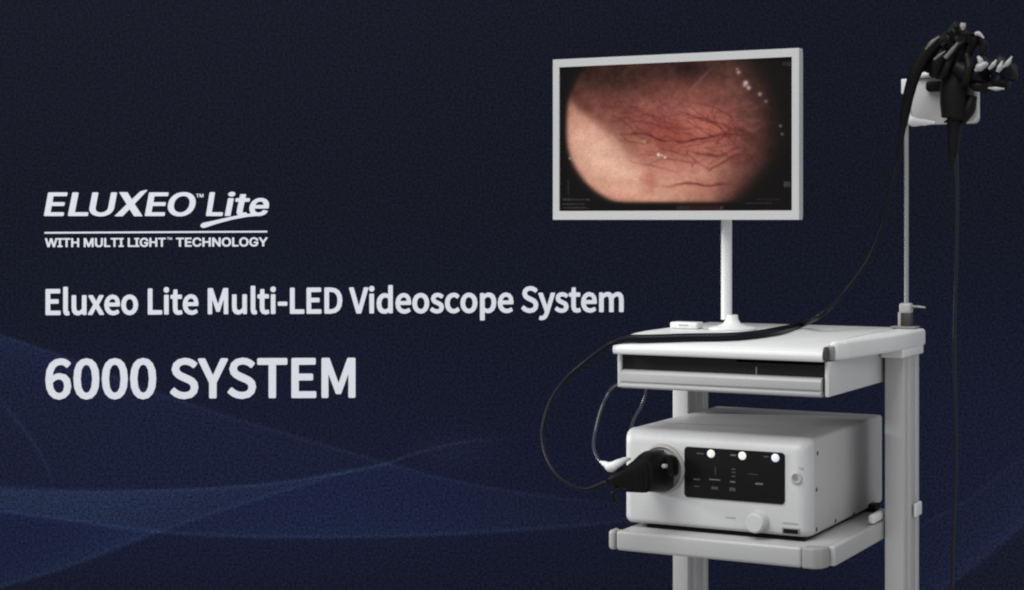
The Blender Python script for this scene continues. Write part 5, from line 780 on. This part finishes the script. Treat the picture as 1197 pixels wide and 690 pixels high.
for px, py, w, h in ((934, 547.3, 8, 1.8), (924, 612, 17, 1.6), (854, 605, 11, 1.6)):
    c = at(px, py, 0)
    yy = 0.0006 if px > 930 else -0.0006
    part('panel_mark', one_box(c.x - w * 0.00091, c.x + w * 0.00091, yy - 0.0002, yy + 0.003, c.z - h * 0.0008, c.z + h * 0.0008), M['lg'], fascia, smooth=False)
for px, py in ((955.5, 530), (954.5, 572.5), (954.5, 619), (976.5, 609), (998, 601), (1016, 594)):
    c = on_side(px, py, -0.0025)
    part('screw', lathe(bmesh.new(), [(-0.001, 0.0042), (0.0006, 0.0042), (0.0011, 0.0032)], (-0.0025, c.y, c.z), (1, 0, 0), 16), M['dark'], proc)
# socket ring for the scope plug
rc = at(774, 548, 0)
sk = part('socket_ring', lathe(bmesh.new(), [(-0.003, 0.049), (0.003, 0.0485), (0.006, 0.046), (0.0068, 0.043), (0.004, 0.040), (0.004, 0.002)], (rc.x, 0.0, rc.z), (0, -1, 0), 56), M['ring'], proc)

# ================================================================== hanger for the scope
YH = 0.44
hp = at(1059.5, 383, YH)
hang = thing('scope_hanger', 'slim steel pole with a white hook plate clamped to the worktop corner', 'hanger', (hp.x, YH, ZT))
ztop = at(1059.5, 100, YH).z
part('pole', tube(bmesh.new(), [(hp.x, YH, ZT + 0.03), (hp.x, YH, 0.0), (hp.x, YH, ztop)], 0.0047, 16, 2), M['steel'], hang)
clamp = part('clamp', one_box(hp.x - 0.013, hp.x + 0.012, YH - 0.013, YH + 0.013, ZT + 0.030, ZT + 0.052, 0.005), M['warm'], hang)
part('clamp_body', one_box(hp.x - 0.011, hp.x + 0.012, YH - 0.010, YH + 0.010, ZT + 0.004, ZT + 0.0305, 0.002), M['dark'], hang)
part('clamp_strut', one_box(hp.x - 0.0145, hp.x - 0.0085, YH - 0.0125, YH + 0.0115, ZT + 0.0035, ZT + 0.033, 0.001), M['warm'], hang)
part('lever', tube(bmesh.new(), [(hp.x + 0.010, YH, ZT + 0.044), (hp.x + 0.024, YH - 0.004, ZT + 0.045), (hp.x + 0.042, YH - 0.010, ZT + 0.044)], [0.0032, 0.0028, 0.002], 10), M['steel'], clamp)
part('foot', one_box(hp.x - 0.026, hp.x + 0.026, YH - 0.030, YH + 0.010, ZT + 0.0003, ZT + 0.0042, 0.0012), M['grey'], hang)
h0, h1 = at(1061.5, 147, YH), at(1147, 93, YH)
hz0, hz1 = h0.z, at(1064, 93.5, YH).z
plate = part('hook_plate', prism(bmesh.new(), rounded(h0.x, h1.x, hz0, hz1, 0.011), 'y', YH - 0.018, YH - 0.010, 0.002, 3), M['chassis'], hang)
rim = bmesh.new()
yr = YH - 0.021
tube(rim, [(h0.x + 0.010, yr, hz1 - 0.012), (h0.x + 0.005, yr, hz0 + 0.05), (h0.x + 0.005, yr, hz0 + 0.022), (h0.x + 0.014, yr, hz0 + 0.0075), (h0.x + 0.036, yr, hz0 + 0.005), (h0.x + 0.062, yr, hz0 + 0.0035)], [0.003, 0.005, 0.0075, 0.010, 0.007, 0.003], 14, 8, (1, 0.6, 1))
part('rim', rim, M['white'], plate)
rim = bmesh.new()
tube(rim, [(h1.x - 0.006, yr, hz1 - 0.012), (h1.x - 0.006, yr, hz0 + 0.04), (h1.x - 0.010, yr, hz0 + 0.012), (h1.x - 0.034, yr, hz0 + 0.006)], [0.0045, 0.006, 0.009, 0.005], 14, 8, (1, 0.6, 1))
part('rim', rim, M['white'], plate)
lip = bmesh.new()
a0, a1, a2 = at(1072, 92.5, YH), at(1086, 88.5, YH), at(1112, 93, YH)
tube(lip, [(a0.x, yr, a0.z), (a1.x, yr - 0.004, a1.z), (0.5 * (a1.x + a2.x), yr - 0.002, a1.z - 0.003), (a2.x, yr, a2.z)], [0.003, 0.0062, 0.0045, 0.002], 12)
part('lip', lip, M['white'], plate)
s0, s1 = at(1083.5, 95.5, YH - 0.02), at(1120, 106.5, YH - 0.02)
part('hook_arm', prism(bmesh.new(), rounded(s0.x, s1.x, s1.z, s0.z, 0.0075), 'y', YH - 0.03, YH - 0.0183, 0.002), M['black'], plate)
part('bracket', one_box(hp.x - 0.0065, hp.x + 0.008, YH - 0.0175, YH + 0.006, hz1 - 0.03, hz1 + 0.001, 0.002), M['white'], plate)

# ================================================================== the endoscope: hand piece on the hanger, cord, plug
YS = 0.385
base_pt = at(1117, 95, YS)
scope = thing('endoscope', 'black endoscope hanging from the hook plate, its cord running over the worktop', 'endoscope', tuple(base_pt))
def S(px, py, y=YS):
    return at(px, py, y)
hb = bmesh.new()
tube(hb, [S(1114, 190), S(1115, 165), S(1116.5, 140), S(1117, 137), S(1117, 118), S(1117, 104), S(1117.5, 88), S(1118, 70), S(1119, 52), S(1122, 38), S(1125, 31)],
     [0.008, 0.0125, 0.0165, 0.0285, 0.031, 0.031, 0.029, 0.030, 0.030, 0.021, 0.010], 22)
body = part('control_body', hb, M['black'], scope)
hh = bmesh.new()
tube(hh, [S(1092, 90, .37), S(1098, 74, .365), S(1106, 56, .37), S(1115, 40, .375), S(1117, 29, .38), S(1118, 24, .38)], [0.012, 0.019, 0.020, 0.017, 0.008, 0.003], 18)
tube(hh, [S(1128, 70, .37), S(1137, 52, .37), S(1143, 44, .37), S(1150, 52, .375), S(1152, 60, .38)], [0.010, 0.011, 0.010, 0.007, 0.003], 16)
tube(hh, [S(1118, 78, .36), S(1132, 86, .36), S(1146, 90, .37), S(1160, 92, .37)], [0.016, 0.020, 0.016, 0.010], 18)
tube(hh, [S(1083, 84, .375), S(1092, 66, .37), S(1104, 46, .375), S(1113, 30, .385)], [0.008, 0.013, 0.011, 0.004], 14)
tube(hh, [S(1125, 145, .38), S(1133, 128, .375), S(1138, 112, .375)], [0.006, 0.012, 0.008], 14)
tube(hh, [S(1100, 92, .35), S(1107, 80, .345), S(1112, 66, .35), S(1120, 54, .355), S(1131, 47, .36)], [0.006, 0.008, 0.0085, 0.008, 0.005], 12)
tube(hh, [S(1124, 100, .35), S(1130, 92, .34), S(1133, 78, .34), S(1130, 64, .35)], [0.006, 0.009, 0.009, 0.006], 12)
tube(hh, [S(1134, 40, .365), S(1141, 41, .36), S(1147, 48, .36), S(1149, 58, .36), S(1146, 66, .36)], [0.003, 0.0045, 0.005, 0.0045, 0.003], 12)
tube(hh, [S(1136, 98, .36), S(1145, 101, .355), S(1160, 101, .36), S(1176, 98, .36)], [0.010, 0.012, 0.010, 0.005], 12)
for (px, py, r, h) in ((1112, 42, .0062, .012), (1120, 36, .0055, .012), (1131, 44, .0062, .012), (1104, 56, .0058, .010)):
    lathe(hh, [(-0.01, r * .8), (h * .4, r * .8), (h * .42, r), (h, r), (h + .001, r * .7)], S(px, py, .345), (-0.2, -0.55, 0.8), 20)
part('head', hh, M['black'], body)
# sleeve where the cord leaves the hand piece
part('cord_sleeve', tube(bmesh.new(), [S(1107, 50, .36), S(1097, 50, .355), S(1087, 58, .35), S(1077, 72, .35), S(1069, 88, .352), S(1064, 104, .36), S(1060, 122, .37), S(1056, 146, .38)],
     [0.013, 0.0145, 0.014, 0.013, 0.0125, 0.0118, 0.0105, 0.0085], 18), M['black'], scope)
# steering wheels at the right
ax_w = Vector((0.93, -0.36, 0.10))
for px, py, y, r, n in ((1152, 87, 0.37, 0.034, 5), (1171, 85, 0.366, 0.030, 6)):
    c = S(px, py, y)
    wheel = part('steering_wheel', lathe(bmesh.new(), [(-0.011, r * 0.55), (-0.010, r * 0.9), (-0.005, r), (0.006, r), (0.010, r * 0.9), (0.012, r * 0.5), (0.013, 0.003)], c, ax_w, 60, n, 0.16), M['cord'], scope)
c = S(1181, 84, 0.362)
part('brake_knob', lathe(bmesh.new(), [(-0.012, 0.012), (-0.008, 0.019), (0.006, 0.018), (0.010, 0.013), (0.011, 0.002)], c, ax_w, 40, 4, 0.14), M['cord'], scope)
# pale ridges of the wheels and levers, their highlights painted as grey tubes
for pts, rr in (([(1140, 83), (1145, 79), (1152, 75), (1154, 73)], [.003, .0085, .0065, .003]), ([(1143, 66), (1146, 71), (1147, 77)], [.003, .0055, .005]),
                ([(1156, 81), (1161, 76), (1165, 70)], [.0028, .0048, .002]), ([(1166, 84), (1169, 79), (1172, 71)], [.0038, .0058, .002]), ([(1172, 79), (1178, 74), (1183, 66)], [.002, .005, .002]),
                ([(1155, 103), (1164, 104), (1174, 104)], [.0015, .0042, .0015])):
    part('lever', tube(bmesh.new(), [S(a, b, .325) for a, b in pts], rr, 12), M['knobgrey'], scope)
vb = bmesh.new()
tube(vb, [S(1125.5, 35, .34), S(1125.5, 31, .34), S(1126, 27, .34)], [.003, .0058, .0055], 14)
part('valve_button', vb, M['knobgrey'], scope)
vb = bmesh.new()
tube(vb, [S(1140, 40, .35), S(1144, 39.5, .35), S(1150, 44.5, .35)], [.0038, .0045, .002], 12)
part('valve_button', vb, M['lg'], scope)
streak_mat = mat('streak_grey_rubber', (0.11, 0.11, 0.11), 0.4)  # grey streaks on the black hand piece
for pts, rr in (([(1082, 58, .335), (1089, 50, .335), (1098, 43, .34)], [.002, .004, .002]), ([(1092, 70, .335), (1098, 65, .335), (1105, 60, .335)], [.0025, .003, .0015]),
                ([(1105, 68, .335), (1112, 60, .335), (1120, 50, .335)], [.005, .0045, .0025])):
    part('grey_streak', tube(bmesh.new(), [S(*p) for p in pts], rr, 12), streak_mat, scope)
# insertion tube hanging down
it = [S(1115, 170), S(1118, 205), S(1118.5, 250), S(1117.5, 310), S(1116, 370), S(1115.5, 430), S(1117, 490), S(1117.5, 530), S(1115, 600), S(1113.5, 650), S(1112.5, 700), S(1112.5, 800)]
part('insertion_tube', tube(bmesh.new(), it, [0.008, 0.0048, 0.0042, 0.004, 0.004, 0.004, 0.004, 0.004, 0.004, 0.004, 0.004, 0.004], 14), M['sheath'], scope)
# light guide cord: from the sleeve down to the worktop, across it, off its left edge and round to the plug
SURF = sorted([(0.452, ZT), (0.10, ZT), (0.05, ZT - 0.0012), (0.0, ZT - 0.0048), (-0.03, ZT - 0.0092), (-0.048, ZT - 0.0135)])
def on_top(px, py, r):
    """Point of the cord where it lies on the worktop, seen at the photo pixel."""
    for k in range(200):
        y = 0.40 - k * 0.45 / 199
        p = at(px, py, y)
        top_z = float(np.interp(y, [s[0] for s in SURF], [s[1] for s in SURF])) + r + 0.0004
        if p.z >= top_z:
            break
    p.z = top_z
    return p
RT, RA = 0.0080, 0.0046            # thick where it lies on the worktop, slimmer in its free runs
cord = [(S(1057, 140, .378), .0072), (S(1053, 165, .38), .0055), (S(1049, 190, .38), RA), (S(1041, 222, .37), RA), (S(1031, 262, .36), RA), (S(1016, 300, .34), RA), (S(1000, 325, .31), RA), (S(978, 352, .27), RA),
        (S(958, 369, .22), .0055), (on_top(935, 380, .0065), .0065)]
cord += [(on_top(px, py, RT), RT) for px, py in ((908, 387), (880, 391.5), (850, 393.5), (800, 394.5), (775, 395), (752, 395.5))]
cord += [(on_top(734, 397, .0072), .0072), (at(719, 400.5, -0.052), .0066), (at(708, 406, -0.058), .0056), (at(690, 419, -0.06), RA), (at(664, 441, -0.06), .0042), (at(645, 466, -0.08), .004), (at(635, 496, -0.11), .004),
         (at(635, 520, -0.14), .0038), (at(644, 545, -0.17), .0038), (at(660, 563, -0.19), .0038), (at(684, 572, -0.20), .004), (at(708, 564, -0.186), .0045)]
part('light_guide_cord', tube(bmesh.new(), [c[0] for c in cord], [c[1] for c in cord], 16, 10), M['cord'], scope)
# plug: a wedge-shaped grip with flat sides that narrows towards the cord
def loft(bm, secs, n=28, p=3.4):
    """Rounded-square sections: (centre, half width across, half height)."""
    rings = []
    for c, wx, hz in secs:
        ring = []
        for k in range(n):
            a = 2 * math.pi * k / n
            ca, sa = math.cos(a), math.sin(a)
            ring.append(bm.verts.new(c + Vector((wx * math.copysign(abs(ca) ** (2 / p), ca), 0.25 * wx * math.copysign(abs(ca) ** (2 / p), ca), hz * math.copysign(abs(sa) ** (2 / p), sa)))))
        rings.append(ring)
    for a, c in zip(rings, rings[1:]):
        for k in range(n):
            bm.faces.new((a[k], a[(k + 1) % n], c[(k + 1) % n], c[k]))
    bm.faces.new(rings[0])
    bm.faces.new(rings[-1])
    return bm
pl = loft(bmesh.new(), [(at(711, 563.5, -.185), .004, .005), (at(716, 562, -.178), .008, .009), (at(726, 561, -.16), .013, .018), (at(738, 559.5, -.135), .017, .024),
                        (at(749, 556, -.11), .020, .031), (at(757, 552.5, -.085), .023, .037), (at(763, 551, -.060), .026, .040), (at(769, 552, -.035), .027, .0395), (at(772, 552.5, -.010), .026, .037), (at(773, 552, -.004), .024, .035)])
plug = part('plug', pl, M['black'], scope)
p_ = loft(bmesh.new(), [(at(772, 544, -.055), .006, .012), (at(777, 543.5, -.05), .014, .019), (at(781, 544, -.04), .016, .021), (at(784, 545, -.02), .015, .020), (at(786, 546, -.004), .013, .018)])
part('plug_collar', p_, M['black'], plug)
for px, py, r in ((776, 545, .0040), (768.5, 549.5, .0032)):
    c = at(px, py, -.078)
    part('contact', lathe(bmesh.new(), [(-0.010, r), (0.002, r), (0.003, r * .6)], c, (0, -1, 0.1), 18), M['lg'], plug)
part('latch', prism(bmesh.new(), [(-0.10, -0.4465), (-0.035, -0.4445), (-0.030, -0.4495), (-0.032, -0.4565), (-0.10, -0.4635)], 'x', at(763, 540, -.07).x - 0.011, at(763, 540, -.07).x + 0.009, 0.0022, 2), M['black'], plug)
for k in range(4):
    c = at(733 + k * 5.5, 561 - k * 1.3, -.146 + k * .011)
    part('grip_rib', loft(bmesh.new(), [(c + Vector((-.0011, -.0008, 0)), .0165 + .0013 * k, .0220 + .0026 * k), (c, .0175 + .0013 * k, .0232 + .0026 * k), (c + Vector((.0011, .0008, 0)), .0165 + .0013 * k, .0220 + .0026 * k)]), M['black'], plug)
part('side_port', tube(bmesh.new(), [at(735, 566, -.15), at(724, 571, -.165), at(717, 577, -.17), at(718, 585, -.17), at(723, 588, -.165)], [.004, .005, .005, .0042, .003], 12), M['cord'], plug)

# ================================================================== air and water tubes by the plug
tb = at(712, 545, -.16)
t1 = thing('water_tube', 'thin smoky tube bowed from the drawer edge to a white plug end', 'tube', tuple(tb))
part('tube', tube(bmesh.new(), [at(735, 444, 0.10), at(722, 449, 0.02), at(713, 457, -0.04), at(703, 477, -0.06), at(695.5, 505, -0.09), at(694, 522, -0.12), at(698, 535, -0.14), at(705, 543, -0.155)],
     0.0032, 12), M['clear'], t1)
part('plug_end', tube(bmesh.new(), [at(702, 540, -.155), at(708, 543, -.16), at(714, 546, -.165), at(721, 542.5, -.16), at(729, 538.5, -.14), at(736, 536, -.11)], [.0025, .006, .010, .0078, .0058, .003], 14), M['white'], t1)
t2 = thing('cable', 'short thin dark cable hanging from the drawer to behind the processor', 'cable', tuple(at(740, 495, .1)))
part('lead', tube(bmesh.new(), [at(756, 452, .12), at(754.5, 462, .12), at(749, 476, .12), at(742, 488, .13), at(738, 500, .14), at(738, 515, .15)], 0.0030, 12), M['clear'], t2)
